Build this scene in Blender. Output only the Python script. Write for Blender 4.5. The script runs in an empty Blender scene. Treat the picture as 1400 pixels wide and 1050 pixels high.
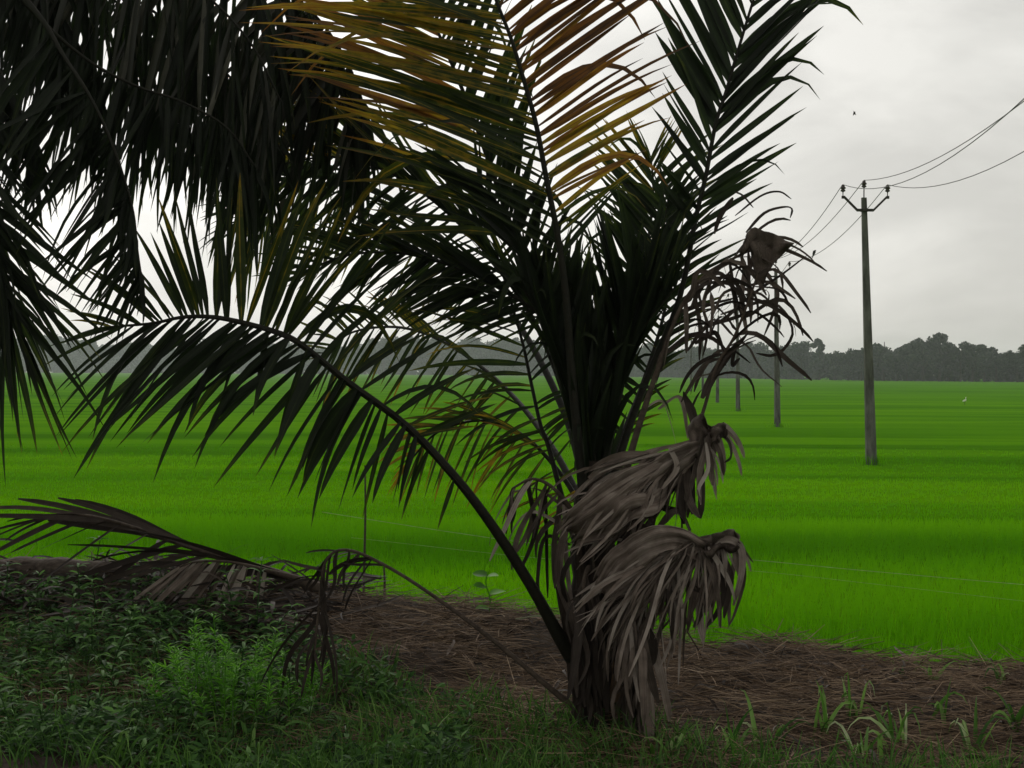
import bpy, bmesh, math, random
import numpy as np
from mathutils import Vector, Matrix, noise

S = bpy.context.scene
C = S.collection
rad = math.radians
rng = np.random.default_rng(11)
random.seed(5)

# ------------------------------------------------------------------ camera, sky, sun, exposure
F = 2000.0                       # focal length in photograph pixels (1400 wide)
CAM_H = 2.65                     # eye above the tops of the young rice
PITCH, ROLL = math.atan(16.5 / F), rad(0.25)
cam_d = bpy.data.cameras.new('camera')
cam = bpy.data.objects.new('camera', cam_d)
C.objects.link(cam)
cam_d.sensor_width = 36.0
cam_d.lens = 36.0 * F / 1400.0
cam_d.clip_start, cam_d.clip_end = 0.1, 6000
CM = Matrix.Translation((0, 0, CAM_H)) @ Matrix.Rotation(rad(90) - PITCH, 4, 'X') @ Matrix.Rotation(ROLL, 4, 'Z')
cam.matrix_world = CM
S.camera = cam

SUN_EL, SUN_AZ = rad(36), rad(-13)          # ahead and a little left, behind thin cloud
w = bpy.data.worlds.new('World'); S.world = w; w.use_nodes = True
nt = w.node_tree; nt.nodes.clear()
N = nt.nodes.new; LK = nt.links.new
out = N('ShaderNodeOutputWorld'); bg = N('ShaderNodeBackground'); bg.inputs['Strength'].default_value = 0.099
sky = N('ShaderNodeTexSky'); sky.sky_type = 'NISHITA'; sky.sun_disc = False
sky.sun_elevation = SUN_EL; sky.sun_rotation = SUN_AZ
sky.air_density = 1.0; sky.dust_density = 3.0; sky.ozone_density = 1.0
hs = N('ShaderNodeHueSaturation'); hs.inputs['Saturation'].default_value = 0.12
tc = N('ShaderNodeTexCoord')
mp = N('ShaderNodeMapping'); mp.inputs['Scale'].default_value = (1.0, 1.0, 2.6); mp.inputs['Location'].default_value = (0.62, 0.25, 0.35)
n1 = N('ShaderNodeTexNoise'); n1.inputs['Scale'].default_value = 5.5; n1.inputs['Detail'].default_value = 7; n1.inputs['Roughness'].default_value = 0.52; n1.inputs['Distortion'].default_value = 0.35
rp = N('ShaderNodeMapRange'); rp.inputs[1].default_value = 0.40; rp.inputs[2].default_value = 0.66; rp.inputs[3].default_value = 0.93; rp.inputs[4].default_value = 1.20
mixc = N('ShaderNodeMix'); mixc.data_type = 'RGBA'; mixc.inputs[0].default_value = 0.66
mixc.inputs[7].default_value = (6.35, 6.2, 5.6, 1)      # cloud sheet
mul = N('ShaderNodeVectorMath'); mul.operation = 'SCALE'
LK(sky.outputs[0], hs.inputs['Color']); LK(hs.outputs[0], mixc.inputs[6])
LK(tc.outputs['Generated'], mp.inputs['Vector']); LK(mp.outputs[0], n1.inputs['Vector'])
LK(n1.outputs['Fac'], rp.inputs[0]); LK(mixc.outputs[2], mul.inputs[0]); LK(rp.outputs[0], mul.inputs['Scale'])
LK(mul.outputs[0], bg.inputs['Color']); LK(bg.outputs[0], out.inputs['Surface'])

sl = bpy.data.lights.new('sun', 'SUN'); sl.energy = 1.3; sl.angle = rad(14); sl.color = (1.0, 0.95, 0.88)
sun = bpy.data.objects.new('sun', sl); C.objects.link(sun)
sdir = Vector((math.sin(SUN_AZ) * math.cos(SUN_EL), math.cos(SUN_AZ) * math.cos(SUN_EL), math.sin(SUN_EL)))
sun.rotation_euler = sdir.to_track_quat('Z', 'Y').to_euler()
S.view_settings.view_transform = 'Standard'; S.view_settings.look = 'None'
S.view_settings.exposure = 0.0; S.view_settings.gamma = 1.0; S.view_settings.use_curve_mapping = False
S.cycles.max_bounces = 8; S.cycles.transparent_max_bounces = 8; S.cycles.volume_bounces = 1
S.cycles.use_denoising = True


def P(px, py, d):
    """the point d metres ahead that stands at this place of the photograph"""
    return np.array(CM @ Vector(((px - 700) / F * d, (525 - py) / F * d, -d)))


# ------------------------------------------------------------------ helpers
def tag(o, label=None, cat=None, group=None, kind=None):
    for k, v in (('label', label), ('category', cat), ('group', group), ('kind', kind)):
        if v: o[k] = v
    return o


def thing(name, label, cat, loc, group=None, rz=0.0):
    o = bpy.data.objects.new(name, None); C.objects.link(o)
    o.empty_display_size = 0.2
    o.location = loc; o.rotation_euler = (0, 0, rz)
    return tag(o, label, cat, group)


def link(name, me, mat=None, parent=None, loc=(0, 0, 0)):
    o = bpy.data.objects.new(name, me); C.objects.link(o)
    if mat and not me.materials: me.materials.append(mat)
    if parent: o.parent = parent
    o.location = loc
    return o


def mesh_np(name, verts, faces4, data=None, smooth=True, cross=0):
    """fast mesh from numpy quads; data = per-vertex (t, random, age)"""
    me = bpy.data.meshes.new(name)
    verts = np.ascontiguousarray(verts, dtype=np.float32).reshape(-1, 3)
    faces4 = np.ascontiguousarray(faces4, dtype=np.int32).reshape(-1, 4)
    me.vertices.add(len(verts)); me.vertices.foreach_set('co', verts.ravel())
    nf = len(faces4)
    me.loops.add(nf * 4); me.loops.foreach_set('vertex_index', faces4.ravel())
    me.polygons.add(nf)
    me.polygons.foreach_set('loop_start', np.arange(nf, dtype=np.int32) * 4)
    me.polygons.foreach_set('use_smooth', np.full(nf, smooth))
    if data is not None:
        a = me.attributes.new('leaf_data', 'FLOAT_COLOR', 'POINT')
        d = np.full((len(verts), 4), .5, np.float32); d[:, :3] = np.asarray(data, np.float32).reshape(-1, 3)
        if cross == 3: d[0::3, 3] = 0; d[2::3, 3] = 1
        if cross == 2: d[0::2, 3] = 0; d[1::2, 3] = 1
        a.data.foreach_set('color', d.ravel())
    me.update(calc_edges=True)
    return me


def nrm(v):
    return v / np.maximum(np.linalg.norm(v, axis=-1, keepdims=True), 1e-9)


PROF = {
    'leaflet': lambda t: np.interp(t, [0, .06, .25, .55, .85, 1], [.35, .7, 1, .86, .42, .03]),
    'blade': lambda t: np.interp(t, [0, .3, .7, 1], [.75, 1, .62, .03]),
    'leaf': lambda t: np.interp(t, [0, .15, .45, .8, 1], [.1, .7, 1, .5, .03]),
    'straw': lambda t: np.interp(t, [0, .5, 1], [.8, 1, .5]),
    'torn': lambda t: np.interp(t, [0, .1, .5, .9, 1], [.4, .9, 1, .7, .25]),
}


def ribbons(base, dirv, L, W, droop, normal, age, seg=6, prof='leaflet', fold=0.22, curl=None, power=1.4, wob=0.0, twist=None):
    """N bent folded strips -> verts (N, seg+1, 3, 3), data (N, seg+1, 3, 3)"""
    n = len(base)
    base = np.asarray(base, float); dirv = nrm(np.asarray(dirv, float)); normal = nrm(np.asarray(normal, float))
    L = np.broadcast_to(L, (n,)).astype(float); W = np.broadcast_to(W, (n,)).astype(float); droop = np.broadcast_to(droop, (n,)).astype(float)
    age = np.broadcast_to(age, (n,)).astype(float)
    ts = np.linspace(0, 1, seg + 1)
    V = np.zeros((n, seg + 1, 3, 3)); D = np.zeros((n, seg + 1, 3, 3))
    p = base.copy(); down = np.array([0, 0, -1.0])
    rnd = rng.random(n)
    wv = rng.normal(0, 1, (n, 3)) * wob
    tw = rng.normal(0, .35, n) if twist is None else rng.normal(0, twist, n)
    pw = PROF[prof](ts)
    for i, t in enumerate(ts):
        d = dirv + down * (droop * t ** power)[:, None]
        if curl is not None: d = d + curl * (t ** 1.5)
        d = d + wv * math.sin(t * 5.0)
        d = nrm(d)
        side = nrm(np.cross(d, normal)); nn = np.cross(side, d)
        a = (tw * t)[:, None]
        sd = side * np.cos(a) + nn * np.sin(a); n2 = nn * np.cos(a) - side * np.sin(a)
        hw = (W * pw[i] * .5)[:, None]
        V[:, i, 0] = p - sd * hw + n2 * hw * fold * 2
        V[:, i, 1] = p
        V[:, i, 2] = p + sd * hw + n2 * hw * fold * 2
        D[:, i, :, 0] = t; D[:, i, :, 1] = rnd[:, None]; D[:, i, :, 2] = age[:, None]
        p = p + d * (L / seg)[:, None]
    return V, D


def ribbon_faces(n, seg):
    q = []
    for i in range(seg):
        a = i * 3
        q += [(a, a + 1, a + 4, a + 3), (a + 1, a + 2, a + 5, a + 4)]
    q = np.array(q); k = (seg + 1) * 3
    return (q[None] + (np.arange(n) * k)[:, None, None]).reshape(-1, 4)


def ribbon_mesh(name, V, D):
    n, k = V.shape[0], V.shape[1]
    return mesh_np(name, V, ribbon_faces(n, k - 1), D, cross=3)


def blade2(base, dirv, L, W, droop, normal, age, seg=3, prof='blade'):
    """flat two-edge strips, cheaper"""
    V, D = ribbons(base, dirv, L, W, droop, normal, age, seg, prof, fold=0)
    return V[:, :, [0, 2]], D[:, :, [0, 2]]


def blade_mesh(name, V, D):
    n, k = V.shape[:2]
    q = np.array([(2 * i, 2 * i + 1, 2 * i + 3, 2 * i + 2) for i in range(k - 1)])
    f = (q[None] + (np.arange(n) * k * 2)[:, None, None]).reshape(-1, 4)
    return mesh_np(name, V, f, D, cross=2)


def spline(pts, n):
    p = np.array(pts, float); p = np.vstack([2 * p[0] - p[1], p, 2 * p[-1] - p[-2]])
    m = len(p) - 3; o = []
    for u in np.linspace(0, m - 1e-6, n):
        i = int(u); t = u - i; a, b, c, d = p[i:i + 4]
        o.append(.5 * ((2 * b) + (-a + c) * t + (2 * a - 5 * b + 4 * c - d) * t * t + (-a + 3 * b - 3 * c + d) * t ** 3))
    return np.array(o)


def tube_arrays(pts, r, sides=6, flat=1.0):
    pts = np.asarray(pts, float); n = len(pts)
    r = np.broadcast_to(r, (n,))
    tg = nrm(np.gradient(pts, axis=0))
    ref = np.array([0, -1.0, .13])
    s = nrm(np.cross(tg, ref)); u = np.cross(s, tg)
    a = np.linspace(0, 2 * math.pi, sides, endpoint=False)
    ring = np.cos(a)[None, :, None] * s[:, None] + np.sin(a)[None, :, None] * u[:, None] * flat
    V = pts[:, None] + ring * r[:, None, None]
    q = []
    for i in range(n - 1):
        for j in range(sides):
            k = (j + 1) % sides
            q.append((i * sides + j, i * sides + k, (i + 1) * sides + k, (i + 1) * sides + j))
    return V.reshape(-1, 3), np.array(q)


def tube_mesh(name, pts, r, sides=6, flat=1.0):
    V, q = tube_arrays(pts, r, sides, flat)
    return mesh_np(name, V, q, np.tile([.2, .5, .3], (len(V), 1)))


def bm_mesh(name, bm, smooth=False):
    me = bpy.data.meshes.new(name)
    for f in bm.faces: f.smooth = smooth
    bm.normal_update(); bm.to_mesh(me); bm.free()
    return me


def lathe(name, prof, seg=12):
    V = []; q = []
    for r, z in prof:
        for j in range(seg):
            a = 2 * math.pi * j / seg; V.append((r * math.cos(a), r * math.sin(a), z))
    for i in range(len(prof) - 1):
        for j in range(seg):
            k = (j + 1) % seg
            q.append((i * seg + j, i * seg + k, (i + 1) * seg + k, (i + 1) * seg + j))
    return mesh_np(name, np.array(V), np.array(q))


# ------------------------------------------------------------------ materials
def new_mat(name):
    m = bpy.data.materials.new(name); m.use_nodes = True
    t = m.node_tree; b = t.nodes['Principled BSDF']
    return m, t, b, t.nodes.new, t.links.new, t.nodes['Material Output']


def ramp(n_new, stops):
    r = n_new('ShaderNodeValToRGB'); e = r.color_ramp.elements
    e[0].position, e[0].color = stops[0][0], (*stops[0][1], 1)
    e[1].position, e[1].color = stops[-1][0], (*stops[-1][1], 1)
    for p, c in stops[1:-1]:
        x = e.new(p); x.color = (*c, 1)
    return r


def leaf_mat(name, stops, trans=0.35, rough=0.5, spec=0.3, tip=0.12, spread=0.3, boost=1.6, streak=0.35, vein=0.0, vscale=9, midrib=0.0):
    """leaf whose colour goes with age, its own chance value and the way to its tip; light passes through"""
    m, t, b, n, l, o = new_mat(name)
    at = n('ShaderNodeAttribute'); at.attribute_name = 'leaf_data'
    sp = n('ShaderNodeSeparateColor'); l(at.outputs['Color'], sp.inputs[0])
    geo = n('ShaderNodeNewGeometry')
    nz = n('ShaderNodeTexNoise'); nz.inputs['Scale'].default_value = 14; nz.inputs['Detail'].default_value = 4
    l(geo.outputs['Position'], nz.inputs['Vector'])
    a1 = n('ShaderNodeMath'); a1.operation = 'MULTIPLY_ADD'; a1.inputs[1].default_value = spread; l(sp.outputs[1], a1.inputs[0]); l(sp.outputs[2], a1.inputs[2])
    t2 = n('ShaderNodeMath'); t2.operation = 'POWER'; t2.inputs[1].default_value = 3; l(sp.outputs[0], t2.inputs[0])
    a2 = n('ShaderNodeMath'); a2.operation = 'MULTIPLY_ADD'; a2.inputs[1].default_value = tip; l(t2.outputs[0], a2.inputs[0]); l(a1.outputs[0], a2.inputs[2])
    a3 = n('ShaderNodeMath'); a3.operation = 'MULTIPLY_ADD'; a3.inputs[1].default_value = streak; l(nz.outputs['Fac'], a3.inputs[0]); l(a2.outputs[0], a3.inputs[2])
    a4 = n('ShaderNodeMath'); a4.operation = 'SUBTRACT'; a4.inputs[1].default_value = (spread + streak) * .5; l(a3.outputs[0], a4.inputs[0])
    if vein:
        cb = n('ShaderNodeCombineXYZ')
        vx = n('ShaderNodeMath'); vx.operation = 'MULTIPLY_ADD'; vx.inputs[1].default_value = vscale; l(at.outputs['Alpha'], vx.inputs[0])
        vr = n('ShaderNodeMath'); vr.operation = 'MULTIPLY'; vr.inputs[1].default_value = 91.7; l(sp.outputs[1], vr.inputs[0]); l(vr.outputs[0], vx.inputs[2])
        l(vx.outputs[0], cb.inputs[0])
        vt = n('ShaderNodeMath'); vt.operation = 'MULTIPLY'; vt.inputs[1].default_value = 1.6; l(sp.outputs[0], vt.inputs[0]); l(vt.outputs[0], cb.inputs[1])
        vn = n('ShaderNodeTexNoise'); vn.inputs['Scale'].default_value = 1; vn.inputs['Detail'].default_value = 5; vn.inputs['Roughness'].default_value = .7
        l(cb.outputs[0], vn.inputs['Vector'])
        a5 = n('ShaderNodeMath'); a5.operation = 'MULTIPLY_ADD'; a5.inputs[1].default_value = vein; l(vn.outputs['Fac'], a5.inputs[0]); l(a4.outputs[0], a5.inputs[2])
        a6 = n('ShaderNodeMath'); a6.operation = 'SUBTRACT'; a6.inputs[1].default_value = vein * .5; l(a5.outputs[0], a6.inputs[0])
        bp = n('ShaderNodeBump'); bp.inputs['Strength'].default_value = .5; bp.inputs['Distance'].default_value = .004
        l(vn.outputs['Fac'], bp.inputs['Height']); l(bp.outputs[0], b.inputs['Normal'])
        mr1 = n('ShaderNodeMath'); mr1.operation = 'SUBTRACT'; mr1.inputs[1].default_value = .5; l(at.outputs['Alpha'], mr1.inputs[0])
        mr2 = n('ShaderNodeMath'); mr2.operation = 'ABSOLUTE'; l(mr1.outputs[0], mr2.inputs[0])
        mr3 = n('ShaderNodeMapRange'); mr3.inputs[1].default_value = .03; mr3.inputs[2].default_value = .11; mr3.inputs[3].default_value = midrib; mr3.inputs[4].default_value = 0; l(mr2.outputs[0], mr3.inputs[0])
        a7 = n('ShaderNodeMath'); l(a6.outputs[0], a7.inputs[0]); l(mr3.outputs[0], a7.inputs[1])
        a4 = a7
    r = ramp(n, stops); l(a4.outputs[0], r.inputs[0])
    l(r.outputs[0], b.inputs['Base Color'])
    b.inputs['Roughness'].default_value = rough; b.inputs['Specular IOR Level'].default_value = spec
    tr = n('ShaderNodeBsdfTranslucent')
    bo = n('ShaderNodeVectorMath'); bo.operation = 'SCALE'; bo.inputs['Scale'].default_value = boost
    l(r.outputs[0], bo.inputs[0]); l(bo.outputs[0], tr.inputs['Color'])
    mx = n('ShaderNodeMixShader'); mx.inputs[0].default_value = trans
    l(b.outputs[0], mx.inputs[1]); l(tr.outputs[0], mx.inputs[2]); l(mx.outputs[0], o.inputs['Surface'])
    return m


def noise_mat(name, stops, scale=5, detail=6, rough=0.9, bump=0.3, stretch=(1, 1, 1), spec=0.2, dist=0.02):
    m, t, b, n, l, o = new_mat(name)
    geo = n('ShaderNodeNewGeometry')
    mpn = n('ShaderNodeMapping'); mpn.inputs['Scale'].default_value = stretch; l(geo.outputs['Position'], mpn.inputs[0])
    nz = n('ShaderNodeTexNoise'); nz.inputs['Scale'].default_value = scale; nz.inputs['Detail'].default_value = detail; nz.inputs['Roughness'].default_value = .62
    l(mpn.outputs[0], nz.inputs['Vector'])
    r = ramp(n, stops); l(nz.outputs['Fac'], r.inputs[0]); l(r.outputs[0], b.inputs['Base Color'])
    b.inputs['Roughness'].default_value = rough; b.inputs['Specular IOR Level'].default_value = spec
    if bump:
        bp = n('ShaderNodeBump'); bp.inputs['Strength'].default_value = bump; bp.inputs['Distance'].default_value = dist
        l(nz.outputs['Fac'], bp.inputs['Height']); l(bp.outputs[0], b.inputs['Normal'])
    return m


PALM_STOPS = [(0, (.006, .010, .004)), (.22, (.010, .018, .005)), (.42, (.030, .042, .006)), (.54, (.20, .135, .009)),
              (.65, (.135, .062, .009)), (.82, (.085, .036, .009)), (1, (.035, .019, .010))]
M_palm = leaf_mat('palm_leaf', PALM_STOPS, trans=.42, rough=.46, spec=.25, tip=.2, spread=.26, boost=2.1, vein=.32, midrib=.14)
M_grey = leaf_mat('grey_palm_leaf', [(0, (.016, .018, .010)), (.35, (.05, .05, .032)), (.65, (.16, .15, .115)), (1, (.32, .30, .25))], trans=.25, rough=.45, spec=.4, tip=-.15, spread=.8, boost=1.2, vein=.5)  # grey tone set in the colour ramp, differing from leaflet to leaflet
DEAD_STOPS = [(0, (.022, .016, .013)), (.35, (.065, .050, .041)), (.58, (.17, .132, .110)), (.78, (.31, .262, .23)), (1, (.48, .42, .375))]
M_dead = leaf_mat('dead_palm_leaf', DEAD_STOPS, trans=.12, rough=.75, spec=.2, tip=-.1, spread=.45, boost=1.0, streak=.45, vein=.75, vscale=11)
M_rachis = noise_mat('palm_stalk', [(0.3, (.006, .007, .004)), (.7, (.016, .014, .008))], 30, 4, .6, .2)
M_deadstalk = noise_mat('dead_palm_stalk', [(0.3, (.035, .026, .020)), (.7, (.10, .075, .058))], 25, 5, .85, .3)
M_trunk = noise_mat('palm_trunk_fibre', [(0.3, (.010, .008, .006)), (.7, (.045, .032, .024))], 18, 7, .95, .8, (3, 3, .5))
M_pole = noise_mat('weathered_concrete', [(0.32, (.04, .037, .033)), (.5, (.10, .098, .09)), (.68, (.17, .165, .155))], 2.6, 8, .9, .2, (2, 2, .5))
M_metal = noise_mat('dark_steel', [(0.3, (.02, .018, .016)), (.7, (.05, .04, .035))], 20, 3, .6, 0)
M_porc = noise_mat('brown_porcelain', [(0.3, (.02, .012, .01)), (.7, (.035, .02, .015))], 20, 3, .3, 0, spec=.5)
M_cable = noise_mat('weathered_cable', [(0.3, (.05, .05, .05)), (.7, (.09, .09, .09))], 2, 3, .6, 0)
M_soil = noise_mat('dark_soil', [(0.25, (.014, .010, .007)), (.55, (.040, .028, .019)), (.8, (.075, .053, .036))], 7, 10, .95, .8, dist=.03)
M_straw = leaf_mat('dry_straw', [(0, (.032, .019, .011)), (.4, (.105, .068, .042)), (.8, (.20, .138, .088)), (1, (.36, .27, .18))], trans=.1, rough=.85, spec=.15, tip=.05, spread=.9, boost=1, streak=.7)
M_weed = leaf_mat('weed_leaf', [(0, (.016, .040, .012)), (.5, (.045, .110, .028)), (1, (.10, .21, .05))], trans=.3, rough=.65, spec=.1, tip=.1, spread=.9, boost=1.6)
M_bright = leaf_mat('fresh_feathery_leaf', [(0, (.035, .13, .008)), (.5, (.09, .27, .014)), (1, (.17, .42, .025))], trans=.35, rough=.6, spec=.2, tip=.3, spread=.6, boost=1.6)
M_grass = leaf_mat('verge_grass_blade', [(0, (.018, .055, .009)), (.4, (.055, .14, .018)), (.75, (.15, .27, .06)), (1, (.34, .40, .22))], trans=.3, rough=.45, spec=.3, tip=.2, spread=.5, boost=1.4)
M_tree = leaf_mat('far_tree_leaf', [(0, (.018, .030, .022)), (.5, (.042, .058, .042)), (1, (.085, .11, .07))], trans=.15, rough=.8, spec=.1, tip=0, spread=.7)
M_bark = noise_mat('far_tree_bark', [(0.3, (.03, .026, .022)), (.7, (.07, .06, .05))], 1.5, 4, .95, 0)
M_wood = noise_mat('rotten_wood', [(0.3, (.022, .016, .013)), (.55, (.075, .058, .048)), (.8, (.16, .13, .11))], 9, 9, .95, .7, (1, 3, 3))
M_string = noise_mat('pale_twine', [(0.3, (.16, .2, .10)), (.7, (.3, .34, .22))], 10, 2, .8, 0)
M_white = noise_mat('white_plumage', [(0.3, (.72, .72, .68)), (.7, (.82, .82, .8))], 10, 2, .8, 0)
M_black = noise_mat('black_plumage', [(0.3, (.012, .012, .013)), (.7, (.03, .03, .03))], 30, 3, .6, 0)
M_beak = noise_mat('yellow_bill', [(0.3, (.4, .25, .04)), (.7, (.5, .3, .06))], 10, 2, .6, 0)


def rice_colour(n, l):
    """density of the crop: long bands across the view, from the plant's own place"""
    geo = n('ShaderNodeNewGeometry')
    outs = []
    for sc, loc, a, b in (((.035, .20, 0), (3, 1, 0), .40, .62), ((.012, .055, 0), (7.3, 2.2, 0), .38, .66), ((.9, 1.3, 0), (0, 0, 0), .2, .8)):
        mpn = n('ShaderNodeMapping'); mpn.inputs['Scale'].default_value = sc; mpn.inputs['Location'].default_value = loc
        l(geo.outputs['Position'], mpn.inputs[0])
        nz = n('ShaderNodeTexNoise'); nz.inputs['Scale'].default_value = 1; nz.inputs['Detail'].default_value = 2.5; nz.inputs['Roughness'].default_value = .5; nz.inputs['Distortion'].default_value = .4
        l(mpn.outputs[0], nz.inputs['Vector'])
        mr = n('ShaderNodeMapRange'); mr.inputs[1].default_value = a; mr.inputs[2].default_value = b; l(nz.outputs['Fac'], mr.inputs[0])
        outs.append(mr.outputs[0])
    s1 = n('ShaderNodeMath'); s1.operation = 'MULTIPLY_ADD'; s1.inputs[1].default_value = .5; l(outs[0], s1.inputs[0])
    s0 = n('ShaderNodeMath'); s0.operation = 'MULTIPLY'; s0.inputs[1].default_value = .3; l(outs[1], s0.inputs[0]); l(s0.outputs[0], s1.inputs[2])
    s2 = n('ShaderNodeMath'); s2.operation = 'MULTIPLY_ADD'; s2.inputs[1].default_value = .14; l(outs[2], s2.inputs[0]); l(s1.outputs[0], s2.inputs[2])
    r = ramp(n, [(.05, (.034, .122, .001)), (.30, (.054, .172, .001)), (.8, (.082, .222, .0012))])
    l(s2.outputs[0], r.inputs[0])
    return r.outputs[0]


def make_rice(name, trans):
    m, t, b, n, l, o = new_mat(name)
    col = rice_colour(n, l)
    b = n('ShaderNodeBsdfDiffuse'); l(col, b.inputs['Color']); l(b.outputs[0], o.inputs['Surface'])
    if trans:
        tr = n('ShaderNodeBsdfTranslucent')
        bo = n('ShaderNodeVectorMath'); bo.operation = 'SCALE'; bo.inputs['Scale'].default_value = 2.2; l(col, bo.inputs[0]); l(bo.outputs[0], tr.inputs['Color'])
        mx = n('ShaderNodeMixShader'); mx.inputs[0].default_value = trans
        l(b.outputs[0], mx.inputs[1]); l(tr.outputs[0], mx.inputs[2]); l(mx.outputs[0], o.inputs['Surface'])
    return m


M_field = make_rice('rice_canopy', 0)
M_rice = make_rice('rice_blade', .5)

# ------------------------------------------------------------------ the setting: field, bank
bm = bmesh.new()
R = 1600
ring = [0, 30, 120, 400, R]
for (x0, x1) in ((-R, -400), (-400, -100), (-100, 0), (0, 100), (100, 400), (400, R)):
    for (y0, y1) in ((-R, -100), (-100, 0), (0, 100), (100, 400), (400, R)):
        v = [bm.verts.new(c) for c in ((x0, y0, -.06), (x1, y0, -.06), (x1, y1, -.06), (x0, y1, -.06))]
        bm.faces.new(v)
bmesh.ops.remove_doubles(bm, verts=bm.verts, dist=.01)
tag(link('rice_field', bm_mesh('rice_field', bm), M_field), kind='structure')

ZX = [-9, -3.9, -2.4, -1.35, -.5, .25, .95, 1.9, 2.6, 3.2, 9]
ZC = [1.16, 1.20, 1.22, 1.14, 1.12, 1.06, .99, .95, .90, .86, .83]


def crest_y(x): return 9.56 - .285 * x


def bank_z(x, y):
    u = (crest_y(x) - y) / 1.04
    zc = np.interp(x, ZX, ZC)
    front = zc - (zc - .62) * (1 - np.exp(-np.maximum(u, 0) ** 1.25 / 1.15))
    k = np.clip(-u / 1.1, 0, 1); back = zc * (1 - k * k * (3 - 2 * k)) - .45 * k
    z = np.where(u > 0, front, back)
    return z


def rough_z(x, y):
    z = float(bank_z(x, y))
    a = noise.noise((x * 1.3, y * 1.3, 3.1)) * .075 + noise.noise((x * 3.7, y * 3.7, 9.2)) * .045 + noise.noise((x * 9, y * 9, 1.2)) * .012
    return z + a


gx = np.concatenate([np.arange(-12, -4.6, .3), np.arange(-4.6, 4.7, .07), np.arange(4.7, 12.1, .3)])
gy = np.concatenate([np.arange(-6, 6, .4), np.arange(6, 11.9, .07), np.arange(11.9, 15, .3)])
V = np.array([(x, y, rough_z(x, y)) for x in gx for y in gy])
nx, ny = len(gx), len(gy)
I = np.arange(nx * ny).reshape(nx, ny)
q = np.stack([I[:-1, :-1], I[1:, :-1], I[1:, 1:], I[:-1, 1:]], -1).reshape(-1, 4)
tag(link('bank_ground', mesh_np('bank_ground', V, q), M_soil), kind='structure')
GI = {}


def ground(xs, ys):
    """height of the bank by bilinear lookup"""
    xs = np.asarray(xs, float); ys = np.asarray(ys, float)
    Z = V_BANK
    i = np.clip(np.searchsorted(gx, xs) - 1, 0, nx - 2); j = np.clip(np.searchsorted(gy, ys) - 1, 0, ny - 2)
    fx = np.clip((xs - gx[i]) / (gx[i + 1] - gx[i]), 0, 1); fy = np.clip((ys - gy[j]) / (gy[j + 1] - gy[j]), 0, 1)
    return Z[i, j] * (1 - fx) * (1 - fy) + Z[i + 1, j] * fx * (1 - fy) + Z[i, j + 1] * (1 - fx) * fy + Z[i + 1, j + 1] * fx * fy


V_BANK = V[:, 2].reshape(nx, ny)


def on_ground(px, py, d0=6.3, d1=14):
    """where the sight line through this place of the photograph meets the bank"""
    ds = np.linspace(d0, d1, 900)
    a = P(px, py, 1.0) - np.array([0, 0, CAM_H])
    pts = np.array([0, 0, CAM_H]) + a[None] * ds[:, None]
    g = ground(pts[:, 0], pts[:, 1])
    k = np.argmax(pts[:, 2] <= g)
    p = pts[k].copy(); p[2] = g[k]
    return p


# young rice: blades that stand above the canopy sheet, thinning with distance
def rice_zone(y0, y1, space, blades, h, wd, seg):
    xs = []; ys = []
    y = y0
    while y < y1:
        half = y * .40 + 2.5
        n_ = int(2 * half / space)
        xs.append(-half + np.arange(n_) * space + rng.normal(0, space * .35, n_))
        ys.append(y + rng.normal(0, space * .35, n_)); y += space
    x = np.concatenate(xs); yy = np.concatenate(ys)
    keep = ((yy - crest_y(x)) > 1.25) & (rng.random(len(x)) > (yy - 27) / 28)
    x, yy = x[keep], yy[keep]
    n_ = len(x)
    b = np.repeat(np.stack([x, yy, np.full(n_, -.07)], 1), blades, 0)
    m_ = len(b)
    az = rng.random(m_) * 2 * math.pi; tilt = rng.random(m_) * .5 + .05
    b[:, :2] += rng.normal(0, space * .2, (m_, 2))
    d = np.stack([np.cos(az) * tilt, np.sin(az) * tilt, np.ones(m_)], 1)
    nn = np.stack([rng.normal(0, .6, m_), -np.ones(m_), rng.normal(0, .3, m_)], 1)
    hv = np.array([noise.noise((px_ * .05, py_ * .25, 5.5)) for px_, py_ in b[::blades, :2]])
    L = h * (rng.random(m_) * .6 + .7) * (1 + .35 * np.repeat(hv, blades))
    return blade2(b, d, L, wd * (rng.random(m_) * .5 + .75), rng.random(m_) * .8, nn, 0, seg)


for k, a in enumerate(((10.2, 26, .15, 7, .19, .009, 3), (24, 56, .28, 6, .085, .018, 2))):
    Vb, Db = rice_zone(*a)
    o = link('rice_crop', blade_mesh('rice_crop', Vb, Db), M_rice)
    tag(o, kind='stuff')

b = np.concatenate([np.stack([px_ + rng.normal(0, .22, 70), py_ + rng.normal(-.12, .2, 70), np.full(70, -.07)], 1) for px_, py_ in ((10.7, 43.5), (13.35, 73.5), (16.0, 103.5))])
m_ = len(b)
Vb, Db = blade2(b, np.stack([rng.normal(0, .25, m_), rng.normal(0, .25, m_), np.ones(m_)], 1), rng.uniform(.12, .42, m_), .022, rng.random(m_) * .8, np.stack([rng.normal(0, .5, m_), -np.ones(m_), np.zeros(m_)], 1), 0, 3)
tag(link('rice_crop', blade_mesh('rice_crop', Vb, Db), M_rice), kind='stuff')

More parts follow.
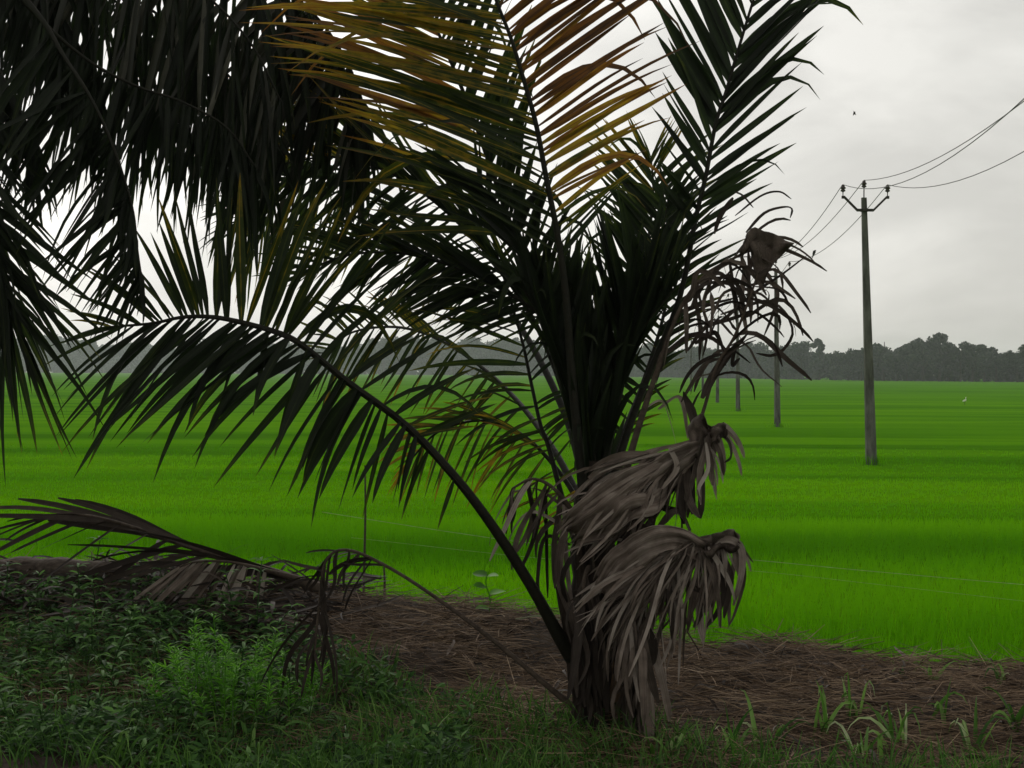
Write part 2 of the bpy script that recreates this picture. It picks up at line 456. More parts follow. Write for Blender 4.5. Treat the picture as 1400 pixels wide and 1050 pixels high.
# ------------------------------------------------------------------ far trees
def crown_mesh(kind, seed, n_=3000):
    r = np.random.default_rng(seed)
    blobs = []
    if kind == 'dome':
        for _ in range(12): blobs.append((r.normal(0, 3.2), r.normal(0, 2.6), r.uniform(7, 14.5), r.uniform(2.0, 3.6)))
    elif kind == 'tall':
        for _ in range(10): blobs.append((r.normal(0, 1.7), r.normal(0, 1.6), r.uniform(5, 17), r.uniform(1.6, 2.7)))
    elif kind == 'low':
        for _ in range(12): blobs.append((r.normal(0, 4.0), r.normal(0, 2.6), r.uniform(3, 10), r.uniform(1.8, 3.2)))
    else:      # feathery: spiky sprays round the stem top
        for _ in range(9):
            a = r.uniform(0, 6.28); e = r.uniform(0, 2.6)
            blobs.append((math.cos(a) * e, math.sin(a) * e, 14 + r.uniform(-2.5, 2.2), r.uniform(.7, 1.4)))
        for _ in range(5): blobs.append((r.normal(0, 1.5), r.normal(0, 1.5), r.uniform(4, 10), r.uniform(1.5, 2.5)))
    blobs = np.array(blobs)
    k = r.integers(0, len(blobs), n_)
    d = nrm(r.normal(0, 1, (n_, 3))); rr = r.random(n_) ** .4
    c = blobs[k, :3] + d * (blobs[k, 3] * rr)[:, None] * np.array([1, 1, .8])
    c[:, 2] = np.maximum(c[:, 2], 1.2)
    a = nrm(r.normal(0, 1, (n_, 3))); b = nrm(np.cross(a, nrm(r.normal(0, 1, (n_, 3)))))
    s = (r.random(n_) * .38 + .2)[:, None]
    Vq = np.stack([c - a * s - b * s * .6, c + a * s * .2 - b * s, c + a * s + b * s * .5, c - a * s * .3 + b * s], 1)
    D_ = np.zeros((n_, 4, 3)); D_[:, :, 1] = (r.random(n_))[:, None]; D_[:, :, 2] = .5
    return mesh_np('crown', Vq, np.arange(n_ * 4).reshape(-1, 4), D_, False)


KINDS = ['dome', 'tall', 'low', 'feathery', 'dome', 'low']
CROWNS = [crown_mesh(k, 40 + i) for i, k in enumerate(KINDS)]
for me in CROWNS: me.materials.append(M_tree)
tr_pts = np.array([(0, 0, -.5), (.1, 0, 4), (0, .15, 8), (.2, .1, 12)])
TRUNK = tube_mesh('trunk', tr_pts, [.45, .33, .25, .1], 7); TRUNK.materials.append(M_bark)


def tree_d(px): return np.interp(px, [-200, 300, 700, 950, 1150, 1400, 1600], [1480, 1380, 1080, 760, 560, 490, 470])


def far_tree(px, top, kind, label, group=None, jd=0, wide=1.0):
    d = tree_d(px) + jd
    base = P(px, 515, d); base[2] = -.1
    hgt = P(px, top, d)[2] + .1
    ref = {'dome': 16.5, 'tall': 18.6, 'low': 12.3, 'feathery': 17.0}[KINDS[kind]]
    s = hgt / ref
    t = thing('broadleaf_tree' if KINDS[kind] != 'feathery' else 'feathery_tree', label, 'tree', base, group, rng.random() * 6.28)
    t.scale = (s * wide, s * wide, s)
    link('crown', CROWNS[kind], None, t); link('trunk', TRUNK, None, t)
    return t


TL = 'trees of the far treeline'
far_tree(1262, 452, 0, 'tallest broad domed tree on the far treeline, to the right of the nearest utility pole', wide=1.15)
far_tree(1120, 463, 3, 'small spiky topped tree on the far treeline between the two nearest utility poles', TL)
far_tree(1096, 466, 4, 'round topped tree on the far treeline just right of the second utility pole', TL)
far_tree(1346, 466, 1, 'tall narrow tree on the far treeline towards the right edge of the picture', TL)
far_tree(1391, 472, 0, 'hazy dark tree where the far treeline meets the right edge of the picture', TL)
far_tree(1208, 466, 5, 'rounded tree on the far treeline immediately right of the nearest utility pole shaft', TL)
far_tree(1313, 466, 4, 'rounded tree beside the tall narrow one on the far treeline at right', TL)
GEN_L = ('hazy treeline tree of even height left of the second utility pole', 'hazy treeline tree of even height between the two nearest utility poles', 'hazy even height treeline tree right of the nearest utility pole')
for px, top, kd in ((1010, 474, 2), (1034, 468, 4), (1058, 472, 5), (1078, 474, 2), (1142, 476, 2), (1160, 474, 5), (1178, 475, 1), (1192, 478, 2), (1226, 475, 2), (1240, 472, 4), (1284, 474, 5),
                    (1298, 470, 1), (1330, 473, 2), (1362, 476, 5), (1376, 482, 2), (1406, 470, 4), (1425, 468, 1), (1450, 470, 0), (1480, 470, 5)):
    far_tree(px, top + rng.normal(0, 1.5), kd, GEN_L[0] if px < 1065 else GEN_L[1] if px < 1182 else GEN_L[2], TL, rng.uniform(-8, 12), rng.uniform(.9, 1.25))
GEN2 = ('pale far treeline tree seen between the left edge fronds and the left reaching frond', 'pale far treeline tree seen through the leaflets of the left reaching frond', 'pale far treeline tree just left of the young palm trunk', 'pale far treeline tree behind the young palm and its right hand dead fronds')
for px in range(-60, 1000, 17):
    far_tree(px + rng.normal(0, 4), np.interp(px, [-100, 60, 250, 480, 560, 800, 1000], [468, 458, 470, 468, 462, 472, 474]) + rng.normal(0, 3.5), int(rng.choice([0, 1, 2, 4, 5, 5, 2])), GEN2[0 if px < 130 else 1 if px < 560 else 2 if px < 770 else 3], TL, rng.uniform(-10, 25), rng.uniform(1.0, 1.5))

# understorey that closes the foot of the wood
n_ = 26000
pxs = rng.uniform(-150, 1560, n_); ds = tree_d(pxs) + rng.uniform(8, 45, n_)
topz = np.array([noise.noise((p * .02, 1, 2)) for p in pxs]) * 2.0 + 10.2
cx = (pxs - 700) / F * ds; cz = rng.random(n_) ** .8 * topz
cz = cz * np.clip(ds / 600, .9, 2)
c = np.stack([cx, ds, cz], 1)
a = nrm(rng.normal(0, 1, (n_, 3))); b = nrm(np.cross(a, nrm(rng.normal(0, 1, (n_, 3))))); s = (rng.random(n_) * .9 + .8)[:, None] * np.clip(ds / 600, .9, 2)[:, None]
Vq = np.stack([c - a * s - b * s * .6, c + a * s * .2 - b * s, c + a * s + b * s * .5, c - a * s * .3 + b * s], 1)
Dq = np.zeros((n_, 4, 3)); Dq[:, :, 1] = rng.random(n_)[:, None]; Dq[:, :, 2] = .45
tag(link('woodland_undergrowth', mesh_np('woodland_undergrowth', Vq, np.arange(n_ * 4).reshape(-1, 4), Dq, False), M_tree), kind='stuff')

# ------------------------------------------------------------------ power line
def shaft_mesh(h, lean):
    bm = bmesh.new()
    lv = []
    for z, wx, wy in ((-1, .155, .12), (0, .15, .12), (h * .5, .112, .095), (h, .072, .07)):
        x0 = lean * z / h
        b_ = .018
        ring = [(-wx + b_, -wy), (wx - b_, -wy), (wx, -wy + b_), (wx, wy - b_), (wx - b_, wy), (-wx + b_, wy), (-wx, wy - b_), (-wx, -wy + b_)]
        lv.append([bm.verts.new((x0 + x, y, z)) for x, y in ring])
    for a_, b_ in zip(lv, lv[1:]):
        for j in range(8): bm.faces.new((a_[j], a_[(j + 1) % 8], b_[(j + 1) % 8], b_[j]))
    bm.faces.new(lv[-1])
    return bm_mesh('shaft', bm)


INS = lathe('insulator', [(.0, .30), (.035, .30), (.05, .27), (.05, .24), (.085, .20), (.085, .18), (.045, .16), (.075, .12), (.075, .10), (.03, .08), (.014, .06), (.014, -.06), (.0, -.06)], 10)
INS.materials.append(M_porc)
ARM = []
bm = bmesh.new()
for sgn in (-1, 1):
    path = [(0, .42), (.24 * sgn, .42), (.62 * sgn, .80), (.70 * sgn, .80)]
    rings = []
    for k, (x, z) in enumerate(path):
        t = .04
        rings.append([bm.verts.new((x, -.105 + dy, z + dz)) for dy, dz in ((-t, -t), (t, -t), (t, t), (-t, t))])
    for a_, b_ in zip(rings, rings[1:]):
        for j in range(4): bm.faces.new((a_[j], a_[(j + 1) % 4], b_[(j + 1) % 4], b_[j]))
    bm.faces.new(rings[-1])
bmesh.ops.remove_doubles(bm, verts=bm.verts, dist=.001)
bmesh.ops.recalc_face_normals(bm, faces=bm.faces)
ARM = bm_mesh('cross_arm', bm); ARM.materials.append(M_metal)
H = 7.95
POLES = [(8.0, 13.5), (10.7, 43.5), (13.35, 73.5), (16.0, 103.5), (18.75, 133.5), (21.35, 163.5), (25.9, 212.0)]
LEAN = [0, -.27, -.13, -.1, .05, -.1, .05]
PLAB = [None,
        'nearest and tallest concrete utility pole, leaning left, with an angled arm and three insulators',
        'second nearest concrete utility pole, its top behind the grey withered frond tip',
        'third concrete utility pole along the line, half behind the curling dead leaflets',
        'fourth and thin looking utility pole with a short dark foot beside the withered frond',
        'fifth distant utility pole hidden among the dead leaflets',
        'most distant pale utility pole seen through the dead leaflets']
att = []
for k, ((x, y), ln) in enumerate(zip(POLES, LEAN)):
    top = Vector((x + ln, y, H))
    tops = [Vector((x + ln - .66, y - .105, H - .42 - .10 + .30 + .04 + .26)), Vector((x + ln, y, H + .44)), Vector((x + ln + .66, y - .105, H - .42 - .10 + .30 + .04 + .26))]
    tops = [Vector((x + ln - .66, y - .105, H + .30)), Vector((x + ln, y, H + .44)), Vector((x + ln + .66, y - .105, H + .30))]
    att.append(tops)
    if k == 0: continue
    t = thing('utility_pole', PLAB[k], 'utility pole', (x, y, -.08), 'concrete utility poles crossing the rice field')
    link('shaft', shaft_mesh(H, ln), M_pole, t)
    link('cross_arm', ARM, None, t, (ln * .93, 0, H - .85 + .05))
    for dx, dz in ((-.66, H + .08), (0, H + .22), (.66, H + .08)):
        link('insulator', INS, None, t, (ln * (.95 if dx else 1) + dx, -.105 if dx else 0, dz))
    bm = bmesh.new(); bmesh.ops.create_cube(bm, size=1)
    for v in bm.verts: v.co = Vector((v.co.x * .19, v.co.y * .185, v.co.z * .07))
    link('pole_band', bm_mesh('pole_band', bm), M_metal, t, (ln * .945, 0, H - .38))
    pin = lathe('top_pin', [(.018, -.05), (.018, .25), (0, .25)], 6); link('top_pin', pin, M_metal, t, (ln, 0, H))

WL = ['power cable strung along the left ends of the pole arms', 'power cable strung along the tops of the poles', 'power cable strung along the right ends of the pole arms']
WIRE = []
for wi in range(3):
    pts = []
    for k in range(len(att) - 1):
        a_, b_ = att[k][wi], att[k + 1][wi]
        sag = (1.36, .96, 1.30)[wi] if k == 0 else (.62, .50, .62)[wi]
        if k == 5: sag = 1.2
        m_ = 22
        for i in range(m_ + (1 if k == len(att) - 2 else 0)):
            t_ = i / m_; p = a_.lerp(b_, t_); p.z -= sag * 4 * t_ * (1 - t_); pts.append(p)
    WIRE.append(pts)
    V_, q_ = tube_arrays(np.array([tuple(p) for p in pts]), [.007 + .00010 * p.y for p in pts], 5)
    tag(link('power_cable', mesh_np('power_cable', V_, q_), M_cable), WL[wi], 'power cable', 'power cables between the poles')


def skin_obj(name, verts, edges, radii, mat, parent=None, sub=2, loc=(0, 0, 0)):
    bm = bmesh.new(); lay = bm.verts.layers.skin.verify(); vv = []
    for i, (c, r_) in enumerate(zip(verts, radii)):
        v = bm.verts.new(c); v[lay].radius = (r_, r_); v[lay].use_root = (i == 0); vv.append(v)
    for a_, b_ in edges: bm.edges.new((vv[a_], vv[b_]))
    me = bpy.data.meshes.new(name); bm.to_mesh(me); bm.free()
    o = bpy.data.objects.new(name, me); C.objects.link(o)
    m1 = o.modifiers.new('skin', 'SKIN'); m2 = o.modifiers.new('sub', 'SUBSURF'); m2.levels = m2.render_levels = sub
    dg = bpy.context.evaluated_depsgraph_get()
    me2 = bpy.data.meshes.new_from_object(o.evaluated_get(dg))
    bpy.data.objects.remove(o); 
    for p_ in me2.polygons: p_.use_smooth = True
    me2.name = name; me2.materials.clear()
    return link(name, me2, mat, parent, loc)


# bird on the right hand cable
bi = 22 + int(.64 * 22); bp_ = WIRE[2][bi]
t = thing('perching_bird', 'small dark bird perched on the right hand cable near the second pole', 'bird', bp_ + Vector((0, 0, .012)))
skin_obj('body', [(0, 0, .11), (-.02, 0, .04), (-.05, 0, -.05), (-.08, 0, -.14), (.02, 0, .16), (.045, 0, .20), (.10, 0, .20)], [(0, 1), (1, 2), (2, 3), (0, 4), (4, 5), (5, 6)], [.062, .05, .022, .014, .045, .042, .008], M_black, t)
for s_ in (-.02, .02): link('leg', tube_mesh('leg', [(0, s_, .07), (0, s_, .03), (0, s_, 0)], .006, 5), M_black, t)
# white egret in the field
e0 = P(1319, 549, 128); e0[2] = -.03
t = thing('white_egret', 'tiny white egret standing in the rice field right of the nearest pole', 'bird', e0)
skin_obj('body', [(0, 0, .34), (-.09, 0, .33), (-.20, 0, .28), (.07, 0, .38), (.11, 0, .47), (.07, 0, .56), (.09, 0, .64), (.13, 0, .66)], [(0, 1), (1, 2), (0, 3), (3, 4), (4, 5), (5, 6), (6, 7)], [.085, .075, .03, .06, .03, .026, .032, .022], M_white, t)
skin_obj('bill', [(.14, 0, .66), (.19, 0, .65), (.24, 0, .64)], [(0, 1), (1, 2)], [.015, .01, .004], M_beak, t, 1)
for s_ in (-.03, .03): link('leg', tube_mesh('leg', [(0, s_, .30), (.01, s_, .15), (0, s_, -.05)], .010, 5), M_black, t)
# bird in flight
f0 = P(1168, 155, 60)
t = thing('flying_bird', 'speck of a dark bird in flight high above the nearest pole', 'bird', f0)
skin_obj('body', [(0, 0, 0), (-.03, 0, -.04), (-.05, 0, -.09), (.02, 0, .05), (.03, 0, .08), (-.03, -.05, .05), (-.05, -.10, .09), (.05, .03, -.02), (.09, .06, -.07)], [(0, 1), (1, 2), (0, 3), (3, 4), (0, 5), (5, 6), (0, 7), (7, 8)], [.035, .025, .008, .025, .012, .018, .006, .018, .006], M_black, t)

# pale boundary strings and stakes at the field edge
for pts, lab in (([(440, 700, 13.5), (620, 728, 13.4), (760, 746, 13.3), (1010, 764, 13.2), (1180, 780, 13.1), (1420, 801, 13), (1600, 815, 13)], 'upper pale twine stretched over the near edge of the rice field'),
                 ([(480, 735, 13.2), (760, 765, 13.1), (1010, 779, 13), (1200, 799, 12.9), (1420, 824, 12.8), (1600, 842, 12.8)], 'lower and fainter pale twine stretched over the near edge of the rice field')):
    p_ = spline([P(*q_) for q_ in pts], 40)
    tag(link('boundary_twine', tube_mesh('boundary_twine', p_, .0024 if 'upper' in lab else .0013, 4), M_string), lab, 'string', 'strings along the field edge')
for (px, y0, y1, d, lab) in ((497, 636, 772, 13.0, 'thin grey stake standing in the rice behind the low dry frond'), (523, 775, 835, 10.6, 'short pale stake at the bank edge below the thin grey stake')):
    a_, b_ = P(px, y1, d), P(px + 2, y0, d)
    tag(link('boundary_stake', tube_mesh('boundary_stake', spline([a_ - np.array([0, 0, .3]), (a_ + b_) / 2 + np.array([.01, 0, 0]), b_], 6), [.011, .011, .010, .009, .008, .006], 6), M_deadstalk), lab, 'stake')

# ------------------------------------------------------------------ palms
def frond_paths(pts, n=46):
    return spline([P(*p) for p in pts], n)


class Palm:
    def __init__(self, name, label, base):
        self.base = np.array(base); self.t = thing(name, label, 'palm tree', base); self.loose = []

    def stalk(self, path, r0, r1, name='frond', mat=None, label=None, s_flat=.75):
        n_ = len(path); r_ = np.interp(np.linspace(0, 1, n_), [0, .12, .4, 1], [r0 * 1.5, r0, r0 * .62, r1])
        o = link(name, tube_mesh(name, path - path[0], r_, 7, s_flat), mat or M_rachis, self.t, path[0] - self.base)
        if label: o['label'] = label
        return o

    def frond(self, pts, sides, n, r0=.03, r1=.006, s0=.3, width=.042, droop=.35, indiv=False, dep=0., jit=5., seg=7, mat=None, name='frond', leaf='leaflet', label=None, prof='leaflet', wob=0.03, fold=.22, nrmj=.5, lj=.1, power=1.4, miss=0., mats=None):
        """pts: stalk through photograph places; sides: per side [(s, image angle, length px, age)]"""
        path = frond_paths(pts)
        st = self.stalk(path, r0, r1, name, M_deadstalk if mat is M_dead else None, label)
        mat = mat or M_palm
        for si, side in enumerate(sides):
            if mats: mat = mats[si]
            kf = np.array(side, float)
            sv = np.linspace(max(s0, kf[0, 0]), kf[-1, 0], n) + rng.normal(0, .25 / n, n)
            sv = np.clip(sv, 0, 1)
            if miss: sv = sv[rng.random(n) > miss]
            m_ = len(sv)
            # leaflets grow in twos and threes, so angles drift together
            drift = np.repeat(rng.normal(0, jit * .7, m_ // 3 + 1), 3)[:m_]
            ang = np.radians(np.interp(sv, kf[:, 0], kf[:, 1]) + rng.normal(0, jit * .6, m_) + drift)
            lpx = np.interp(sv, kf[:, 0], kf[:, 2]) * np.clip(rng.normal(1, lj, m_), .55, 1.3)
            age = np.interp(sv, kf[:, 0], kf[:, 3]) if kf.shape[1] > 3 else np.zeros(m_)
            idx = sv * (len(path) - 1); i0 = np.clip(idx.astype(int), 0, len(path) - 2); f_ = (idx - i0)[:, None]
            b = path[i0] * (1 - f_) + path[i0 + 1] * f_
            dist = b[:, 1]
            L = lpx * dist / F
            dy = dep + rng.normal(0, .16, m_)
            d = np.stack([np.cos(ang), dy, np.sin(ang)], 1)
            nn = np.stack([rng.normal(0, nrmj, m_), -np.ones(m_), .35 + rng.normal(0, nrmj, m_)], 1)
            Wd = width * np.clip(rng.normal(1, .18, m_), .5, 1.5) * np.clip(L / np.median(L), .55, 1.15)
            brk = np.where(rng.random(m_) < .06, rng.uniform(1.2, 3.0, m_), 0) if mat is M_palm or mat is M_grey else np.zeros(m_)
            Vv, Dd = ribbons(b, d, L, Wd, brk + droop * np.clip(rng.normal(1, .45, m_), .1, 2.4), nn, age, seg, prof, fold, None, power, wob)
            if indiv:
                for k in range(m_):
                    o = link(leaf, ribbon_mesh(leaf, Vv[k:k + 1] - b[k], Dd[k:k + 1]), mat, st, b[k] - path[0])
            else:
                self.loose.append((Vv, Dd, mat))
        return st, path

    def finish(self):
        for mat, nm in ((M_palm, 'foliage'), (M_grey, 'grey_foliage'), (M_dead, 'dead_foliage')):
            L_ = [(v, d) for v, d, m in self.loose if m is mat]
            if not L_: continue
            vs, ds_, fs, off = [], [], [], 0
            for v, d in L_:
                n_, k = v.shape[:2]
                fs.append(ribbon_faces(n_, k - 1) + off); off += n_ * k * 3
                vs.append(v.reshape(-1, 3)); ds_.append(d.reshape(-1, 3))
            o = link(nm, mesh_np(nm, np.concatenate(vs) - self.base, np.concatenate(fs), np.concatenate(ds_), cross=3), mat, self.t)
            o['kind'] = 'stuff'


# ---- the young palm in the middle
B0 = on_ground(822, 985)
PD = float(B0[1])
palm = Palm('young_coconut_palm', 'young coconut palm with dead grey fronds hanging round its short trunk, mid picture', B0)
tp = spline([P(826, 1010, PD), P(822, 930, PD), P(818, 850, PD), P(812, 770, PD + .02), P(810, 690, PD + .05), P(812, 630, PD + .05)], 26)
tr = np.interp(np.linspace(0, 1, 26), [0, .15, .5, .8, 1], [.19, .15, .13, .11, .05])
tr = tr * (1 + .07 * np.sin(np.arange(26) * 2.1))
link('trunk', tube_mesh('trunk', tp - B0, tr, 14), M_trunk, palm.t)
# split petiole bases wrapped round the trunk
for k in range(9):
    a = k * 2.4; h0 = .05 + k * .09
    bx, by = math.cos(a) * .12, math.sin(a) * .12
    c0 = tp[int(1 + k * 1.5)]
    pth = spline([c0 + np.array([bx, by, -.12]), c0 + np.array([bx * 1.3, by * 1.3, .12]), c0 + np.array([bx * 1.75 - .02, by * 1.6, .34 + .05 * (k % 3)])], 7)
    link('leaf_base', tube_mesh('leaf_base', pth - B0, [.065, .06, .055, .05, .042, .035, .022], 7, .45), M_trunk, palm.t)

d0 = PD
# left reaching frond
palm.frond([(792, 915, d0), (765, 872, d0 - .05), (725, 800, d0 - .12), (672, 718, d0 - .2), (620, 650, d0 - .28), (555, 582, d0 - .35), (476, 523, d0 - .42), (411, 471, d0 - .46), (377, 454, d0 - .48), (322, 439, d0 - .5), (284, 433, d0 - .5), (247, 434, d0 - .5), (209, 442, d0 - .5), (150, 447, d0 - .5)],
           [[(.36, 20, 120, .28), (.45, 40, 160, .24), (.55, 60, 190, .24), (.66, 73, 205, .26), (.74, 88, 175, .22), (.80, 104, 150, .2), (.87, 118, 130, .2), (.93, 140, 115, .2), (1, 172, 60, .25)],
            [(.36, 262, 90, .2), (.45, 238, 170, .12), (.55, 212, 215, .08), (.66, 214, 240, .05), (.75, 222, 255, .05), (.84, 224, 240, .05), (.92, 218, 190, .08), (.97, 207, 130, .1), (1, 190, 60, .15)]],
           42, r0=.033, s0=.36, width=.040, droop=.28, indiv=True, jit=6)
palm.frond([(640, 676, d0 - .27), (555, 582, d0 - .37), (476, 523, d0 - .44), (411, 471, d0 - .48), (340, 443, d0 - .5)],
           [[(.1, 262, 90, .1), (.4, 255, 140, .05), (.7, 250, 150, .05), (1, 240, 110, .05)], [(.2, 235, 110, .1), (.5, 222, 170, .05), (1, 226, 190, .05)]], 11, r0=.004, r1=.003, s0=.1, width=.046, droop=1.0, jit=10, power=2.2)
# tall middle frond
palm.frond([(806, 760, d0), (795, 650, d0 - .03), (782, 520, d0 - .05), (774, 410, d0 - .08), (763, 326, d0 - .1), (746, 240, d0 - .13), (733, 171, d0 - .15), (715, 106, d0 - .17), (698, 51, d0 - .18), (678, 0, d0 - .18), (650, -75, d0 - .15), (612, -150, d0 - .1)],
           [[(.34, 150, 215, .15), (.42, 157, 290, .30), (.55, 163, 350, .38), (.68, 166, 360, .40), (.80, 168, 330, .44), (.9, 175, 250, .5), (1, 190, 110, .6)],
            [(.34, 52, 130, .2), (.42, 33, 165, .5), (.55, 35, 205, .74), (.68, 38, 235, .76), (.80, 40, 240, .76), (.9, 45, 200, .7), (1, 70, 110, .6)]],
           56, r0=.026, s0=.34, width=.037, droop=.2, indiv=True, jit=2.8, power=2.0)
# right dark frond
palm.frond([(822, 760, d0 + .1), (835, 670, d0 + .2), (858, 590, d0 + .3), (886, 514, d0 + .38), (929, 407, d0 + .45), (951, 298, d0 + .5), (965, 240, d0 + .52), (978, 171, d0 + .55), (992, 127, d0 + .56), (1006, 79, d0 + .57), (1030, 0, d0 + .58), (1055, -75, d0 + .58), (1080, -140, d0 + .56)],
           [[(.30, 20, 60, .2), (.40, 30, 120, .12), (.50, 37, 165, .06), (.60, 46, 195, .05), (.70, 45, 205, .05), (.80, 42, 190, .08), (.9, 44, 150, .1), (1, 55, 80, .1)],
            [(.30, 150, 70, .2), (.40, 130, 90, .1), (.50, 124, 110, .05), (.60, 120, 175, .05), (.70, 115, 195, .05), (.80, 111, 175, .05), (.9, 105, 130, .05), (1, 80, 80, .05)]],
           44, r0=.024, s0=.30, width=.047, droop=.08, indiv=True, jit=3, power=2.5)
# slim frond behind, left of the trunk
palm.frond([(800, 780, d0 + .15), (785, 735, d0 + .25), (770, 687, d0 + .35), (750, 611, d0 + .5), (739, 581, d0 + .55), (726, 523, d0 + .65), (715, 471, d0 + .7), (698, 410, d0 + .8), (680, 350, d0 + .9), (668, 300, d0 + 1)],
           [[(.18, 205, 70, .4), (.3, 203, 100, .36), (.5, 196, 120, .25), (.7, 170, 150, .25), (.9, 140, 110, .2), (1, 115, 60, .2)],
            [(.18, 30, 30, .5), (.3, 35, 60, .3), (.5, 40, 80, .15), (.7, 50, 95, .1), (.9, 65, 90, .1), (1, 90, 60, .1)]],
           30, r0=.02, s0=.18, width=.026, droop=.6, jit=9)
# closed young fronds: the dark upright sheaf
for (x0, x1, x2, dd, sg, ln) in ((800, 770, 748, .05, 7, 130), (812, 802, 792, .12, 6, 95), (822, 850, 878, .18, 7, 175), (806, 784, 764, .22, 7, 115), (818, 840, 864, .25, 7, 150)):
    palm.frond([(808, 740, d0 + dd), (x0, 650, d0 + dd), ((x0 + x1) / 2, 580, d0 + dd), (x1, 510, d0 + dd), (x2, 450, d0 + dd), (x2 * 2 - x1 + (x2 - 800) * .2, 395, d0 + dd)],
               [[(.1, 90 + sg, 130, .02), (.5, 90 + sg + 2, ln, .03), (.8, 90 + sg + 10, ln * .9, .05), (1, 100, 60, .1)],
                [(.1, 90 - sg, 130, .02), (.5, 90 - sg - 2, ln, .03), (.8, 90 - sg - 10, ln * .9, .05), (1, 80, 60, .1)]],
               38, r0=.022, s0=.1, width=.042, droop=.04, jit=5, lj=.38)
palm.frond([(806, 700, d0 + .1), (790, 590, d0 + .12), (772, 490, d0 + .15), (750, 410, d0 + .2), (722, 345, d0 + .25), (690, 290, d0 + .3), (655, 250, d0 + .35)],
           [[(.3, 118, 90, .05), (.6, 140, 150, .06), (.9, 150, 140, .1), (1, 150, 70, .1)], [(.3, 80, 60, .05), (.6, 70, 110, .05), (.9, 85, 120, .08), (1, 110, 70, .1)]], 36, r0=.02, s0=.25, width=.032, droop=.2, jit=7)
palm.frond([(816, 700, d0 + .15), (836, 590, d0 + .2), (862, 480, d0 + .3), (884, 400, d0 + .4), (903, 330, d0 + .5), (914, 270, d0 + .6)],
           [[(.3, 112, 80, .04), (.6, 125, 120, .05), (.9, 130, 120, .1), (1, 110, 60, .1)], [(.3, 66, 70, .04), (.6, 50, 110, .05), (.9, 45, 90, .08), (1, 70, 60, .1)]], 30, r0=.02, s0=.25, width=.036, droop=.15, jit=7)
# fronds arching away behind, to the left
palm.frond([(806, 700, d0 + .2), (795, 560, d0 + .4), (770, 470, d0 + .55), (735, 427, d0 + .7), (690, 398, d0 + .8), (640, 372, d0 + .9), (590, 355, d0 + 1), (537, 345, d0 + 1.1), (470, 350, d0 + 1.15), (410, 375, d0 + 1.2)],
           [[(.3, 120, 110, .1), (.45, 140, 150, .12), (.65, 152, 150, .18), (.85, 162, 120, .2), (1, 180, 70, .2)],
            [(.3, 200, 100, .1), (.45, 205, 130, .1), (.65, 215, 120, .12), (.85, 222, 80, .15), (1, 200, 50, .2)]], 46, r0=.022, s0=.3, width=.032, droop=.25)
palm.frond([(806, 700, d0 + .25), (778, 560, d0 + .5), (725, 430, d0 + .8), (640, 318, d0 + 1.05), (550, 245, d0 + 1.2), (460, 215, d0 + 1.3), (380, 225, d0 + 1.35)],
           [[(.35, 110, 150, .15), (.5, 125, 190, .2), (.75, 140, 200, .35), (.9, 155, 150, .4), (1, 175, 80, .4)],
            [(.35, 195, 150, .08), (.5, 205, 170, .08), (.75, 220, 170, .1), (.9, 225, 140, .15), (1, 205, 80, .2)]], 54, r0=.022, s0=.32, width=.034, droop=.3)
# yellowing frond, upper left
palm.frond([(806, 690, d0 + .15), (775, 540, d0 + .3), (728, 400, d0 + .45), (680, 255, d0 + .6), (635, 130, d0 + .7), (588, 20, d0 + .75), (545, -70, d0 + .8)],
           [[(.42, 165, 200, .3), (.55, 160, 250, .5), (.72, 156, 260, .58), (.88, 158, 220, .58), (1, 170, 110, .58)],
            [(.42, 80, 150, .1), (.6, 70, 200, .12), (.8, 66, 200, .2), (1, 90, 100, .3)]], 40, r0=.028, s0=.42, width=.045, droop=.22)
# frond arching away behind, with fine far leaflets
palm.frond([(808, 690, d0 + .3), (770, 560, d0 + .8), (700, 430, d0 + 1.5), (610, 330, d0 + 2.2), (520, 262, d0 + 2.8), (440, 240, d0 + 3.2), (370, 262, d0 + 3.5), (325, 310, d0 + 3.6)],
           [[(.3, 215, 90, .2), (.5, 232, 120, .2), (.7, 248, 150, .25), (.9, 258, 150, .25), (1, 262, 70, .2)],
            [(.3, 150, 90, .1), (.5, 155, 110, .1), (.7, 165, 100, .1), (.9, 190, 90, .1), (1, 215, 60, .1)]], 60, r0=.024, s0=.3, width=.028, droop=.4)
palm.frond([(808, 720, d0 + .3), (760, 620, d0 + .8), (695, 535, d0 + 1.4), (620, 475, d0 + 1.9), (550, 448, d0 + 2.3), (480, 455, d0 + 2.6), (440, 490, d0 + 2.7)],
           [[(.3, 150, 60, .2), (.6, 128, 80, .3), (.85, 140, 80, .25), (1, 185, 40, .3)],
            [(.3, 225, 80, .35), (.6, 232, 110, .3), (.85, 240, 100, .25), (1, 230, 50, .3)]], 30, r0=.022, s0=.28, width=.027, droop=.45)
palm.frond([(808, 720, d0 + .2), (768, 650, d0 + .5), (715, 595, d0 + .7), (660, 575, d0 + .85), (600, 590, d0 + .95), (560, 630, d0 + 1)],
           [[(.3, 150, 80, .35), (.6, 160, 90, .3), (.85, 190, 80, .35), (1, 220, 40, .5)],
            [(.3, 230, 110, .34), (.6, 238, 120, .3), (.85, 245, 100, .3), (1, 240, 50, .4)]], 18, r0=.016, s0=.28, width=.024, droop=.5)
